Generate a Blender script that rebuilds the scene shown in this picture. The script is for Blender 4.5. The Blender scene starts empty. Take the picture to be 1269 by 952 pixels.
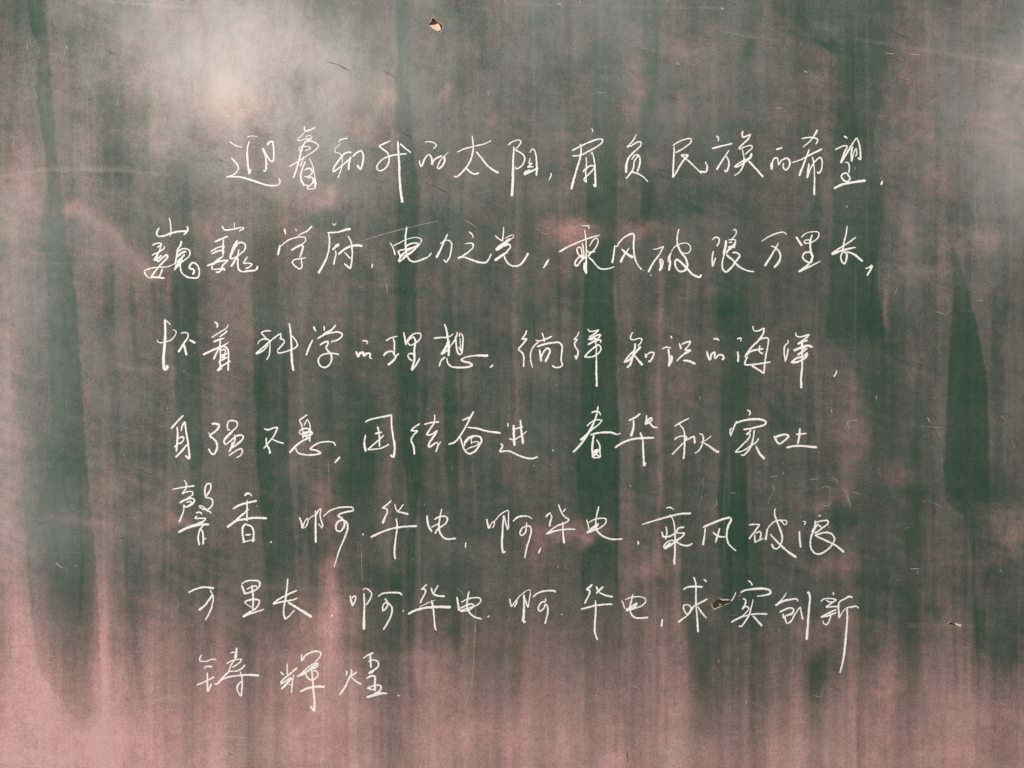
import bpy, math, random
import numpy as np
from mathutils import Vector
from mathutils.geometry import delaunay_2d_cdt

# ------------------------------------------------------------------ camera
S = 1.5 / 1269.0            # metres per unit of the board's own grid (about 1.2 mm)
CX, CY, ZC = 634.5, 476.0, 1.50
DIST = 1.16
scene = bpy.context.scene
cd = bpy.data.cameras.new("camera")
cam = bpy.data.objects.new("camera", cd)
scene.collection.objects.link(cam)
cam.location = (0, -DIST, ZC)
cam.rotation_euler = (math.radians(90), 0, 0)
cd.sensor_width = 36
cd.lens = 36 * DIST / 1.5
cd.clip_end = 100
cd.clip_start = 0.05
scene.camera = cam

# ------------------------------------------------------------------ world and lamps
w = bpy.data.worlds.new("World")
scene.world = w
w.use_nodes = True
bg = w.node_tree.nodes["Background"]
bg.inputs[0].default_value = (1.0, 0.965, 0.92, 1)
bg.inputs[1].default_value = 0.26


def lamp(name, target, loc, size, power, col, size_y=None):
    l = bpy.data.lights.new(name, "AREA")
    l.energy = power
    l.color = col
    l.size = size
    if size_y:
        l.shape = "RECTANGLE"
        l.size_y = size_y
    o = bpy.data.objects.new(name, l)
    scene.collection.objects.link(o)
    o.location = loc
    d = Vector(target) - Vector(loc)
    o.rotation_euler = d.to_track_quat("-Z", "Y").to_euler()
    return o


def mirror_pos(px, py, dist):
    """Where a lamp DIST away from the board stands if it mirrors at board point px, py."""
    k = (dist + DIST) / DIST
    return ((px - CX) * S * k, -dist, ZC - (py - CY) * S * k)


centre = (0, 0, ZC)
# ceiling tube lamp up left behind the camera, window high on the right, wide soft room light
lamp("ceiling_light", (-0.3, 0, ZC + 0.4), mirror_pos(312, 95, 2.6), 0.78, 44.0, (1.0, 0.86, 0.78), 0.36)
lamp("window_light_right", (0.7, 0, ZC + 0.3), mirror_pos(1370, 120, 2.6), 0.9, 32.0, (1.0, 0.89, 0.84), 1.0)
lamp("window_light_left", (-0.6, 0, ZC), mirror_pos(-90, 420, 2.4), 1.1, 38.0, (1.0, 0.95, 0.92), 2.4)
lamp("room_light", centre, (0.2, -3.2, ZC + 2.6), 2.5, 60.0, (1.0, 0.955, 0.90))

vs = scene.view_settings
vs.view_transform = "Standard"
vs.look = "None"
vs.exposure = 0.0
vs.gamma = 1.0
vs.use_curve_mapping = False

# ------------------------------------------------------------------ the handwriting
# L line, T origin of the drawing grid, C character, then strokes: widths, points (! = sharp turn)
WRITING = """
L 1
T 270 145
C 迎
16-12 113,240 175,283 245,297
22-14 130,403 180,455 203,500 190,535 150,570 82,591
14-24-26-18 82,591 210,590 330,622 440,660 520,677 585,672 608,655 610,625 600,603
16-12 287,197 340,188 395,195
16-24-24-14 312,235 292,300 290,400 300,500 310,565! 326,512
26-22 436,306 468,380 476,460 474,525! 462,533 450,520
20-26 445,305 480,375 515,430 545,443! 552,360 545,280 537,237! 512,248 485,278
C 着
18 852,90 852,125 862,140 900,130 958,105
16 862,140 830,180 790,215 785,232 815,232 870,215 918,212 925,195 900,185 862,195
18-26-20 925,212 870,240 845,270 820,340 800,420 775,510 742,605
16 845,250 905,238 965,258 990,285 960,325 880,380 790,438 700,490
14 812,345 800,305 840,292 905,298 912,312 860,335
16 845,385 825,450 808,490
22-26 860,435 832,510 815,580 825,630 850,680
16 900,410 925,460 945,540 955,610 965,660 950,710! 880,705 940,645 955,640
20 850,525 900,505 930,540 900,580 850,590
18 880,605 925,595 935,640 890,680 860,665
24 955,590 955,705
T 400 145
C 初
18 150,243 190,220 245,212
14 178,262 140,295 118,325 125,345 170,362 188,400 190,480 170,550 148,603
24-20 285,350 240,350 200,375 150,440 110,500 102,540 130,525 185,482 260,418
24-26 278,392 260,440 255,525
20-26 290,392 340,350 380,330! 398,370 395,440 375,520! 355,500 340,473
C 升
20 668,235 610,258 552,288! 590,318 635,350 652,400 648,450 620,500 585,525 550,530! 532,505 545,460 600,410 660,385 740,370 825,362
22-26-34 738,240 745,370 752,480 755,600 765,720 783,843
22-18 760,262 800,300 868,352
C 的
14-20-14 1002,248 1050,243 1105,262 1115,285 1085,315
16-24-14 950,425 955,465 968,488 985,455 1010,400 1045,365
20 1045,365 1068,400 1075,470 1090,430 1140,395 1175,382
24-12 1195,390 1200,430 1175,480 1140,515! 1128,500 1145,450 1180,400 1235,350
T 550 145
C 太
16-22 130,347 200,315 290,292 400,265 465,235
14-24-18 277,185 288,260 286,340 265,420 225,490 170,555 125,595! 98,582
20-24 215,490 245,530 300,562 345,552
18-26 318,340 370,405 440,490 490,525 540,552
C 阳
16-20 630,278 680,242 735,228 758,242 740,280 700,325! 750,350 790,385 792,430 765,480 715,510 698,490
18-28-30 690,290 685,370 680,500 678,620 670,780
16-24 848,355 860,325 880,315 900,350 912,450 912,580
14-20 848,400 843,460 870,455! 820,500
26-20 930,505 870,530 790,570! 800,545 850,520
16 825,495 880,490
C ，
24-12 1052,550 1055,575 1030,625
T 700 145
C 肩
22-10 262,115 275,130 268,155
18-22-16 68,333 150,290 250,245 330,218 368,222 365,250 320,290 240,335 150,378 75,385
16-26-30 150,265 160,310 155,380 130,470 95,590 62,715
16 210,395 212,470 205,560 212,645!
22-16 178,545 195,520 260,480 290,490 250,550 190,615 212,645
16-24-28 258,375 265,345 280,390 295,480 298,580 303,690! 280,660
C 负
16-22 705,172 665,240 608,300! 650,285 710,250 745,248 748,275 710,320 670,350
22-28 695,330 630,400 605,470 602,550
18-22 655,420 690,375 720,375 738,410 735,470 712,540
20 720,385 680,440 675,500 640,560 600,608
24-12 655,540 720,560 770,590 818,640
C 民
18-16 1060,280 1120,245 1190,218 1240,215 1240,245 1200,285 1140,325 1085,352
18-24 1075,285 1072,380 1065,500 1062,598!
22-18 1062,598 1100,535 1150,450 1215,372! 1140,375! 1200,420 1240,455 1300,515 1345,560
26-14 1320,535 1390,545! 1400,490 1378,440
T 870 145
C 族
24-14 140,188 160,205 160,240
24-20 95,312 200,285 298,262
14-24 265,325 225,390 185,450 143,522
20-28-20 240,385 262,440 258,500 235,545! 218,520
22-16 403,137 392,175 405,200 445,185 478,172! 455,215 410,260 365,305 365,320! 420,295 480,282 495,300 460,335 420,370
16 395,320 410,390 415,430
28-16 490,355 470,405 420,425 350,465 320,490 360,485 450,425
24-14 415,400 408,470 370,540 318,577
24-30 455,430 520,500 600,593
C 的
24-18 725,322 790,303
24-28 680,450 685,520!
20-18 690,510 690,460 708,410 735,402 748,440 752,472 780,430 830,402
18-24 800,450 800,500 825,522 858,480 860,430 830,402
C 希
18 978,215 1040,203 1110,208 1135,225 1130,250 1115,270
28-12 1135,128 1105,180 1060,240 990,298
16-26 880,450 960,425 1060,375 1180,315
18-28 1055,315 1020,410 985,500 955,582
20-28 1050,455 1040,530 1035,603!
16-20 1035,603 1070,500 1120,430 1165,398 1180,440 1175,510 1150,560! 1130,540
18-18-30 1085,392 1100,480 1105,600 1102,770
T 950 145
C 望
26-18 758,188 792,210
18-28 672,322 720,300 770,280! 790,290 765,350 730,455!
26-16 730,455 780,370 840,270 885,205!
18-26 885,205 910,270 922,350 922,425! 895,400
24 845,290 832,350 838,440!
18 838,440 855,360 880,310 885,370 870,390
18 770,448 800,450 812,490 808,550
20 805,560 765,555 735,580 755,620 800,635 820,600 795,565
28-32 660,705 730,670 810,650 975,625
C ，
20-26 1140,628 1125,670
12 1123,600 1125,608
L 2
T 170 250
C 巍
18-24 218,255 198,290 192,320 210,345! 270,335 330,312 400,295 495,290
16-22-14 315,155 328,210 332,270 330,320 318,345
20-28-16 490,240 500,270 490,295 455,330
18 148,430 180,415 225,408 240,420 200,450
18 265,435 270,455 240,480 170,515 145,528
22 235,420 225,470 200,520 170,575 200,565 240,525
22 195,505 205,590 250,550 290,525 300,545 250,600 205,650 165,700 145,735 180,745 210,745 270,755
18-14 70,680 120,660 200,645 270,645 330,630 380,600
18-14 70,680 80,710 110,745 160,750
20 250,660 235,700 215,745
26-20 438,385 425,430 400,470 385,560 370,620
18 400,500 440,465 490,465 518,490 510,540 470,570 430,600 365,670!
26 385,545 450,500 485,490
24 380,600 430,560 470,520
24 370,650 420,590 450,570
24 360,675 395,640 430,610
18-24 425,560 425,630 435,690 480,735 550,752 600,740 612,690 595,630 550,600 518,630 515,660! 550,665 560,685 545,718
C 巍
18-16 838,240 845,265 870,280 920,275 980,265 1025,252! 1048,262 1000,292
16 955,205 958,270
26 760,398 810,375 870,350 895,343
22 850,370 846,430 842,520
18 720,495 770,462 858,435! 850,462
16 775,470 770,505
18 730,515 790,488 852,475! 848,520
20-26 845,525 845,540! 790,575 745,620
26-22 685,632 740,612 820,585 895,575!
20-26 895,578 840,630 830,670 795,700! 770,690
20-26 740,625 735,660 780,665 850,660 862,680
24-28 990,378 960,420 930,500 918,540 920,570
18 940,470 975,420 1030,400 1060,420 1060,470 1020,510 960,550 925,565
24 990,410 945,480 930,520
26 970,560 950,600 920,640
24 1000,470 985,540 940,610 920,640
20-24 990,550 990,620 1000,670 1030,690! 1100,682 1165,672 1182,650 1180,632
20-16 1085,540 1060,580 1045,605 1095,605 1135,615! 1100,645 1065,662
T 330 250
C 学
26-18 180,262 190,325
18-12 288,262 294,292
24-18-14 450,240 400,290 350,315 305,340
28-22 115,528 125,480 135,430
14-18 135,445 200,390 270,358 340,348 385,352! 385,385 350,420 300,440 245,480!
26-20 245,478 290,450 340,430 360,440 350,490 330,550
18-20 390,552 330,562 275,572 258,600 290,640 330,660 350,640 348,590 345,560
C 府
14-14 652,212 668,235 688,212
18-28 600,305 700,300 770,280 832,268
16-22-34 612,305 622,380 615,470 590,560 550,640 512,705
44-24 715,415 650,475
16-26 680,480 685,520 670,580 665,620
26-26 705,525 760,475 830,440 900,430 945,438
16-24 802,335 835,400 845,500 838,600 825,662! 765,608
14-24 768,495 828,562
C 。
20-14 1045,610 1037,655
T 475 250
C 电
14-22 65,400 95,450 118,525
14-18 100,435 180,395 250,365 320,352 375,370 370,400 330,450 260,510 200,560 150,595
20 220,440 270,415 330,408 345,415 300,450 150,490 165,530 160,560
24 340,440 300,450 240,480 180,530 150,590
26 320,460 260,510 200,540
24 300,480 240,520 190,560
20-24-18 232,245 220,330 220,430 235,530 265,580 310,592 380,570 440,545! 475,505
C 力
16-20-30 633,318 600,385 560,480 520,552
16-20 560,415 600,385 640,380 670,410 668,470 650,550 615,600! 595,568
C 之
14-20-14 842,295 875,325 882,360
18-24 802,415 850,408 880,415 880,450 830,500 770,540! 730,560
20-26-16 730,560 790,545 860,570 940,595 1010,597 1040,560 1062,510
T 540 250
C 光
12-18-16 582,330 610,360 650,383
14-20 668,248 665,310 655,395
14 680,365 720,340 760,325! 765,345 720,380 660,420!
32 735,365 670,410 620,445 590,475
34 720,410 660,440 590,480
16-22 690,430 725,425 735,445 700,490
30-36 710,490 650,530 580,580
16-24-30 670,525 685,570 720,615 770,635 830,620 880,560 910,505
C ，
16-28-14 1115,560 1088,605 1058,655
T 690 250
C 乘
14-14 240,235 300,238 315,245 318,268
22-20-14 22,495 120,440 220,395 320,358 425,328
14-22-30 270,275 285,350 290,500 288,600 288,710
16-26 288,710 270,660 272,600
18 250,405 262,470 262,530 220,525 198,480 200,455! 230,450 250,520 245,560
20-28 270,545 220,545 185,590 180,620 195,632 240,580 290,530
16-18 320,440 360,375 395,360 405,390 390,440 350,490 310,500! 300,480
18-20 380,490 340,500 310,540
20-24-18 310,545 350,580 400,640 440,662 510,658 568,640
C 风
14-26 570,430 560,520 543,605
16-24-18 565,435 595,440! 620,395 680,340 750,312! 760,340 755,420 765,540 790,610 835,670
10-10 845,675 858,680
18-36 712,455 660,530 625,600
22-38 635,465 690,515 750,550
T 790 250
C 破
14-16-24 152,470 200,462 258,440! 220,510 150,610 105,695
12-18 135,712 125,730
26-30 215,570 232,620 215,680
18 215,565 240,570 250,600 235,660 215,680
18-30 330,500 315,550 320,600 308,682
16 330,505 305,545 300,600
14-18 330,500 360,450 430,412 490,412 522,450 510,495 470,512 440,500
18-26-26 408,268 390,350 395,430 430,500 480,570 490,630 460,680 410,685 380,650 370,590 385,570 420,590 480,650 540,715 612,748! 628,715
C 浪
16-22-14 730,380 770,350 800,365 800,400 778,440
16-24-18 745,485 735,560 738,640! 770,550
14-18-12 935,282 960,275 972,300 955,340 925,370
22 895,375 960,378 960,400 930,440! 890,450
30 870,380 865,440 845,520
20 895,400 930,400
26 960,400 960,430! 900,470 870,510
20-24-20 860,500 835,590 838,660 870,690 920,650 980,570 1010,530! 980,505 930,500
20 960,455 930,440
26-18 870,520 930,570 1000,640 1080,680 1150,692
T 935 250
C 万
12-20-14 68,392 140,345 230,308 290,302 318,325
18-24-30 235,405 210,455 160,540 100,635
16-24-30 160,435 200,450 240,490 255,540 235,600 190,648
C 里
24-28 408,345 468,435
14-18 455,355 510,310 580,295 630,305 630,345 590,385 530,408 490,405 500,380 550,380
20-28-30 565,325 548,400 555,500 570,540 550,605
20-24 550,498 500,500 472,540 490,575 545,605!
20-28 545,605 490,650 430,690
28-20-12 430,690 500,660 580,620 652,582
C 长
16-24-20 912,240 900,320 875,420 875,490 905,510 900,580 882,612 855,580 850,530 870,490
18-20-24 998,348 930,400 850,450 758,512
26-26-16 758,522 830,492 900,470 995,450
22-30 905,490 980,520 1065,590
C ，
14-24-22 1088,658 1120,650 1160,625! 1140,670 1105,728
L 3
T 185 380
C 怀
26-34-40 155,122 158,250 150,400 140,520 145,600 155,628! 178,600 170,575
12-16 165,135 208,180
10-18-12 232,225 265,245 255,285 210,330 150,350 105,355 80,345 82,325
16-20-28 312,265 350,255 382,270 380,300 345,355 285,450
22-28 335,360 350,410 368,480
26-30 392,328 455,360
C 着
26-20 638,152 665,165 672,180 665,210
14-26 775,175 765,205 700,250 612,305
22 770,235 740,265 690,300
24-28-14 630,350 690,325 745,310
14-26-28 782,350 730,385 620,430 528,475
22-28 700,320 690,400 660,460 630,522
20-22 700,380 700,440 700,520 690,560
18-22-24 700,400 745,395 775,430 778,530 775,632
18 705,430 745,425 745,460 705,485
20 770,460 720,490
22 700,500 765,500! 680,545
24-16 800,535 740,570 690,600
22 700,560 715,610! 670,628 700,590 690,540
T 305 380
C 科
16 245,240 190,240 148,258! 185,300 230,340 235,400 228,470 200,528
14-18 112,375 130,340 180,318 210,325
16-22 345,260! 280,305 180,390 95,468
18 95,468 160,440 220,375
18 335,260 345,300 330,320! 355,320 378,345 350,385 308,430! 315,455 400,440 470,415 505,380 495,345 450,285
18-24-32 425,160 438,260 445,380 450,520 465,635
C 学
26-18 662,195 685,245
18 765,190 770,240
20-26-18 880,180 845,225 780,265 700,318
18-22-18 700,318 760,282 840,258 915,252 945,275 930,305 880,335 830,350
18-26 655,325 620,400 590,480
26-20 725,380 770,350 805,345 800,380 785,400 800,430 835,470 840,520 820,570 770,600 720,570 710,520 740,480 800,462 870,462 915,472
C 的
22-14 1145,335 1195,345 1185,372
28-30-20 1078,440 1105,500! 1120,460 1150,455 1160,490! 1190,460 1220,465 1215,500 1240,515
T 465 380
C 理
20-14 105,338 150,310 220,292
20 175,310 188,350 188,420 185,480
24-20 80,485 115,450 165,440 185,470 200,490! 235,460
20-26 215,480 180,530 125,575
20-24 280,250 290,310 305,378
18 305,350 350,290 410,262 448,270 445,310 400,355 345,380 320,350 360,305 385,300
22-28-34 380,300 395,340 385,420 385,520 360,628
18 385,480 350,460 322,480 335,510 370,535
30-14 360,630 400,575 440,505
C 想
24-14 572,312 640,305 720,300 770,268
18-26-30 680,170 700,230 715,320 725,420 720,490
18 712,345 690,400 645,470! 700,440 740,385
18 735,340 695,410 655,478
20-26 790,290 795,370 805,430 825,475
18 810,250 790,320 742,385
16-20 835,255 825,300
16-24 845,260 862,300 860,380 850,465! 825,475
14 835,310 838,420
20 820,400 850,440
26-20 690,495 650,530 628,590
18-26-18 705,505 715,560 750,590 830,600 920,592 960,575! 920,550 870,540 840,522! 890,498 990,482 1110,482
30 1000,482 1110,482
C 。
28-16 1162,575 1125,600
T 630 380
C 徜
20 182,232 165,275 130,325! 155,320 185,315! 150,360 95,420! 140,460 152,500 148,595
18-22 330,255 345,300 355,350
16-20 265,330 300,338 370,320 430,292
24-16 300,345 250,390 222,450 220,530 240,605
24-20 280,395 340,375 420,358 500,355 528,390 522,470 518,530 530,575 500,598 450,595 430,578
24-28 305,420 315,480 322,540
20-26 315,520 350,440 390,410 408,440 390,490 362,545
C 徉
18-22 695,248 680,285 640,325! 680,320! 650,365 660,400 685,440 668,520! 655,480
18-20 785,218 790,240 830,245 892,230! 860,260 790,300
24-20 780,325 850,290 910,275! 890,305 830,350
26-22 780,375 850,340 905,330 905,360
26 800,330 850,310
24-20-18 890,370 820,420 745,495! 820,495 880,465 910,420 900,390 880,370
22-22-28 850,295 862,380 865,500 865,620 868,720 868,790
T 760 380
C 知
18 195,250 175,280 172,320 210,325 250,312 280,320 268,360 240,385
22-28 215,360 210,420 150,490 105,550! 150,530 230,440 270,390
22-28 215,400 195,480 160,580 132,600
22-28 200,475 240,520 288,578
22 312,460 325,505
18-24-26 325,480 370,450 400,460 380,510 355,548! 345,530
C 识
24-12 565,288 578,315
20 480,418 520,400 570,408
22-28-30 540,415 550,480 552,540 545,590! 575,520 572,480
20-24 648,360 668,420
22 670,375 720,350 765,345! 735,390 700,430! 760,430 700,465
30-16 750,430 680,480 620,540
22-28 685,530 740,535 808,565
C 的
26-16 982,320 1020,318 1042,335
24-28 920,435 930,490 950,530
24 950,530 965,470 1000,445! 1000,510 1040,475 1080,485 1085,510 1065,525
T 900 380
C 海
20-14 105,320 145,310 140,345
20-28 110,440 118,490 115,545
16-24-20 262,190 270,235 310,240 375,210! 365,260 320,330 250,400 190,480 190,500 205,505
24 190,485 240,440 300,425 365,415! 
18-24 330,380 325,440 360,465
18-24 310,340 350,315 410,312 412,360 390,480 375,600 370,658! 330,630 248,580
20-24 215,490 190,530 185,568 280,568 370,555 435,545
C 洋
14-24 605,328 610,350 575,390 570,450 580,540! 600,470 610,410
16-22 680,255 690,290 730,298 818,275! 780,315 700,368
26-22 700,370 750,350 800,330
28 660,435 730,405 800,385 850,400
24 800,385 740,420
26 800,410 740,450 700,480
28-22 630,555 690,510 760,490! 800,450
26 640,550 700,545 780,500 800,465
26-24-30 745,350 745,470 745,600 735,700 738,805
C ，
12-22-12 1085,625 1080,655 1055,692
L 4
T 200 495
C 自
20-28 218,155 160,215 97,290
24 155,270 160,340 155,430 148,515
16-24-28 195,315 205,265 232,218! 245,330 265,450 275,530 275,590! 235,550
22-16 128,472 160,440 210,430! 
20 165,385 215,370 220,400 175,440
26-22 255,440 200,510 140,570
C 强
30-22 492,242 530,238 572,250! 555,290 510,330 470,358
12-20 460,325 482,350 490,385
18-26-26-16 470,358 510,385 545,430 548,480 520,545! 490,530 462,485
18-18-24 660,310 648,260 660,220 700,208 745,225 740,270 700,310 650,360 620,390! 618,420 635,450
26 700,320 650,365 620,400
22 635,445 680,410 740,360 795,355 805,380 770,420 690,480
20 660,300 680,300
20-24 720,345 725,400 690,470 665,520! 
26 700,420 690,470
18-22-18 662,555 720,515 780,485 798,500 780,550 735,575
C 不
22-16 1008,285 1045,300 1100,282 1145,275! 1110,350 1060,420 1005,485
18-28 1030,375 1035,440 1060,490 1070,535
16-20 1085,390 1140,415 1205,435
T 315 495
C 息
18-16 525,150 480,180 443,205! 465,250 480,320 480,390
16-16-24 490,260 520,195! 545,240 550,320 545,415
20 440,320 480,290 530,290 540,315 500,340 460,345! 440,325
24 470,330 560,320 570,340 490,360
20 480,370 530,345
20 490,400 530,375 500,360
24-26 540,380 490,400 420,450 345,525
18-22-16 405,480 430,525 500,545 590,545 660,530! 620,505 545,490! 610,440 690,418 780,425 802,460
C ，
26-18 845,565 790,628
T 440 495
C 团
18-22 98,225 130,205 230,180 365,155! 
22-22-32 360,160 358,250 375,370 390,470 380,575! 345,545
18-28 103,345 92,430 105,515
18 222,265 235,330 240,390 240,465
20 195,338 268,322
20-18 285,352 220,410 125,495! 200,490 270,475 335,442
C 结
18-22 638,238 590,270 545,305! 580,310 618,308! 570,360 552,400 575,460 585,543
18 680,248 740,230 828,222
18-26-20 783,148 780,220 740,290 700,350! 750,345 810,305! 770,370 730,430 720,472! 750,460 800,425 815,440 795,518
18-12 790,518 820,450 845,410
T 540 495
C 奋
26-20-26 372,118 340,180 300,260 240,360 180,425 125,442
24-26 260,208 300,190 340,175
18-28 310,275 400,285 500,312 640,332
18-24-22 242,370 260,440 290,510 330,535 380,515 430,450 450,410 440,375 400,360 340,370 290,410 280,460
28 290,430 320,385 380,360
14 350,385 350,440
16 350,430 395,415 425,425 400,455 350,470 310,490 295,505
C 进
24-14 708,230 712,268
26-32 765,250 768,350 775,460
24-28 832,200 840,300 860,440
18 770,295 860,268
24-12 722,388 770,395 850,350 895,312
20-20 635,435 658,455 640,490 625,515! 720,510 800,545 880,575 950,582 1005,565
C 。
26-16 1145,498 1160,505
T 700 495
C 春
20-14 262,132 300,118 335,125 352,158
16-26-22 328,65 315,140 280,240 220,350 150,450 80,520
20-16-26 215,262 260,225 320,200 368,205! 330,250 250,310 200,360 150,402
20-26-14 250,350 320,332 400,325 470,330 515,348! 550,330
22-28 285,350 272,440 270,510 278,575
18-26 310,395 340,450 345,520 350,570
20 280,575 350,570! 300,530 290,510 330,490
24 275,520 330,500 280,560
C 华
20-28 745,138 690,180 625,210
22-32 675,205 675,270 650,365
20 802,155 800,210 790,245 830,225 860,200! 850,182 800,220
24-20 800,215 840,240 870,270 912,278
26-24-26 490,478 560,430 650,395 750,382 878,378
22-28 740,322 765,400 770,500 775,600 778,658! 795,620
T 810 495
C 秋
18-16 348,185 290,215 205,265! 
16-22 250,245 290,290 305,360 305,460 295,585
18 205,400 230,375 290,360 325,370 310,410 250,470 180,543
16-26 310,410 350,385 400,362! 405,435
18 448,338 480,350 488,400 470,460 440,510 402,530
16 568,360 500,410 455,425
18-28-14 490,425 560,470 635,525! 638,498
C 实
26-16 918,105 950,125 938,162
22-16-20 820,215 795,260 755,362! 752,300 770,280
18-26-26-18 800,240 880,210 970,195 1060,200 1105,225 1090,250 1020,270 945,290
28-22 880,298 940,292 950,310 910,345
18 910,345 950,340! 940,375 890,430 800,520! 870,510 950,460 1010,420 1032,385
20-24-18 990,300 975,400 940,490 880,550 855,545
20-30 1005,455 1040,530 1090,588
T 870 495
C 吐
22-26 705,358 740,420 765,440! 800,415 858,360! 820,345 720,370
20-28 962,282 955,360 940,440
24-20 922,345 980,340 1030,335
28-24-30 828,475 920,458 1020,462 1130,472
L 5
T 205 592
C 馨
14-22 68,115 180,95 288,80
16-22 185,25 205,60 205,95 165,160! 210,140 265,140 270,165 230,195 140,250
22 140,250 190,220 270,205 285,225 270,255 200,290 185,270
18 205,245 250,235 260,250 220,285
14-24 180,265 180,320 160,380 135,440
22-18 392,185 390,110 410,65 440,60 448,90 430,140 392,195! 430,200 462,220 460,270 420,310 370,310 335,285 340,275 370,285 410,325 440,335 450,355
24-14 300,350 330,340 355,350 350,365
18 315,378 290,400 340,400 400,400! 380,425 330,450
26-36-26 125,540 200,500 310,465 430,460
26 300,460 380,430
18-26 375,470 340,510 322,580 325,620 335,665
18-22 340,500 365,530 372,590 370,660
12-16 405,592 375,610
C 香
28-24-14 775,178 810,155 840,165 850,185
24 662,308 730,270 820,245 900,228
20-22 803,220 803,430
22-28 820,310 740,380 670,440 605,488
22-26-30 605,488 690,430 800,405 900,395 1000,400
26-24-28 795,450 765,480 758,550 775,640! 
20-22-24 795,460 850,485 868,540 860,635
20 785,565 840,560
20-14 755,638 820,620 885,610
26 893,282 897,280
C 。
26-24 1030,638 1045,630
T 330 592
C 啊
20-26 325,388 345,440 355,500!
18-14 355,500 375,440 405,400 410,430 390,480 360,500
14 410,420 445,385 475,370
22-28 485,320 485,450 487,640
16-20 490,370 515,320 540,305! 530,380 550,450 555,475 543,498
16 510,450 540,490
18-28-18 560,382 620,330 700,298 790,290 850,292! 855,320 800,335 730,355 710,375 740,400 765,430 765,480 730,525 695,520 685,470 710,430 750,420 790,440 800,500 770,590 720,710 665,885
C 。
20-14 945,550 958,568
T 445 592
C 华
18 318,225 270,270 228,300!
18-18-28 228,300 270,308 278,340 255,390 232,452
18-18-26 350,258 360,300 378,335! 430,345 485,362
18 435,262 410,300 380,335
28-22-28 115,585 200,545 310,505 440,482 572,478
20-22-26 365,400 375,480 360,600 348,750 358,802
C 电
24-26 668,370 680,470 715,535
20 738,412 790,385 850,382 868,400 850,450 800,490 750,535
16-20 710,488 790,450
16-24-20 812,305 795,400 785,480 800,550 850,600 955,598
22-14 745,555 770,510 800,480
C ，
20-14 1050,635 1045,690
T 590 592
C 啊
18-26 102,405 115,460 128,502
18-14 130,500 160,440 180,430 175,475 160,495
14-18 180,430 230,370 290,330 320,322! 318,400 320,500! 300,512
22-26-22 272,370 262,500 255,640 262,740! 290,722
16-22 275,370 290,440 310,505
18-22-14 362,432 410,390 480,378 530,390 552,408
18 497,440 495,490 480,545 445,570 430,550 450,500 490,475
20-22-18 490,475 530,480 542,520 525,600 495,700 478,792
C ，
16-24-14 638,688 628,710 612,748
T 660 592
C 华
22 128,390 155,360 180,345
16-22 180,360 188,390 175,430 168,480
18-18 255,262 275,320 310,380 362,412! 
18 362,412 330,440 230,480 135,555
22 135,555 220,525 320,508 420,508
22 325,305 300,335
18-26 298,435 300,540 310,648
C 电
16-24 530,410 545,460 552,505
14-18 550,445 600,415 680,398 722,408 715,450 670,490 600,520 535,545
18 650,450 590,490 530,540
26 650,460 580,510 540,535
16-24-20 652,282 625,400 622,480 640,530 700,580 780,605 885,603
C 。
14-24-12 1030,622 1042,645 1032,658
T 780 592
C 乘
20-26 122,462 240,425 400,380 510,355 608,352
20-14 362,300 400,292 435,315
16-22-22 398,360 430,420 445,500 450,620 445,760 443,855! 435,800
18 358,478 368,530 355,610!
24-18 318,530 335,580 400,575 460,540! 
22-24 460,540 480,500 540,485
16-24-18 460,540 500,545 545,545! 520,580 460,620 400,670 345,700! 340,670 400,620 450,620
30 410,640 350,690
22-18 450,620 500,655 550,668 590,665 620,645
C 风
16-20-28 745,495 740,560 722,665
24-28-18 722,490 800,455 900,415 990,390! 1000,410 970,480 955,560 970,640 1010,690 1050,720
18-28 888,495 870,560 845,640
22-18 820,535 860,570 900,582 945,578
T 905 592
C 破
14-20-22 180,465 230,460 290,462! 240,530 182,605
18-24 240,560 240,600 245,640
18 245,550 290,530 300,545 290,625
16 245,640 290,610 330,600
20-26 365,505 355,560 345,615
16-18 355,520 390,470 440,430 500,420 550,425 555,450 530,460 510,435 485,410
16-26-20 442,300 435,350 455,420 490,510 510,590 495,660 455,700 425,690 408,650
18-24-30 392,555 440,610 500,670 570,730 650,785
C 浪
20-12 715,430 740,435 725,468
20-26 680,525 682,600 692,690
24-12 865,380 885,370 882,385
18-24 835,420 830,480 800,540
18-22 840,440 900,425 960,425 960,450 900,500 830,550
24-16 855,460 900,490
26-22-24-20 860,450 820,520 790,600 790,680 820,735 870,752 940,720 1000,660 1025,600 990,550 920,540 830,570
18-26 830,570 920,610 1040,670 1120,735
L 6
T 225 715
C 万
20-22-26 68,155 140,120 220,102 320,112
22-16 282,130 302,165
22-28 308,170 260,240 220,290 170,328
18-24 308,170 310,240 285,330 235,425
C 里
20-26-28 588,80 610,130 625,175
16-24-20 588,75 630,45 700,35 760,45 770,80 740,120 690,145 625,165
18-16 640,122 700,95 740,90 735,110
20-24 692,82 700,150 705,220 700,320
22 618,245 660,230 720,220 762,232 762,265 730,310 690,335
16 618,248 650,275 692,300
28-26-14 690,335 600,395! 680,360 750,340 812,318
C 长
20-22-24 1045,15 1035,120 1020,230 1005,310 1005,370 1022,420! 
22-18 1022,415 1070,375 1110,325
26-20-24 1138,132 1040,175 950,225 898,268!
26-20-16 898,268 1010,240 1080,230 1140,208
24-34 1045,250 1130,300 1200,345 1280,395
T 330 715
C 。
22-12 652,372 640,395
C 啊
20-24 825,182 832,230 850,285!
20 850,285 875,230 878,190 855,195 840,210
20-24-34 960,160 965,280 960,400 960,520
14-18 950,130 975,110! 1010,130 1035,165 1020,220 980,280 
18-22 1098,195 1140,165 1200,155 1270,155 1310,158 1335,180
T 470 715
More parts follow.
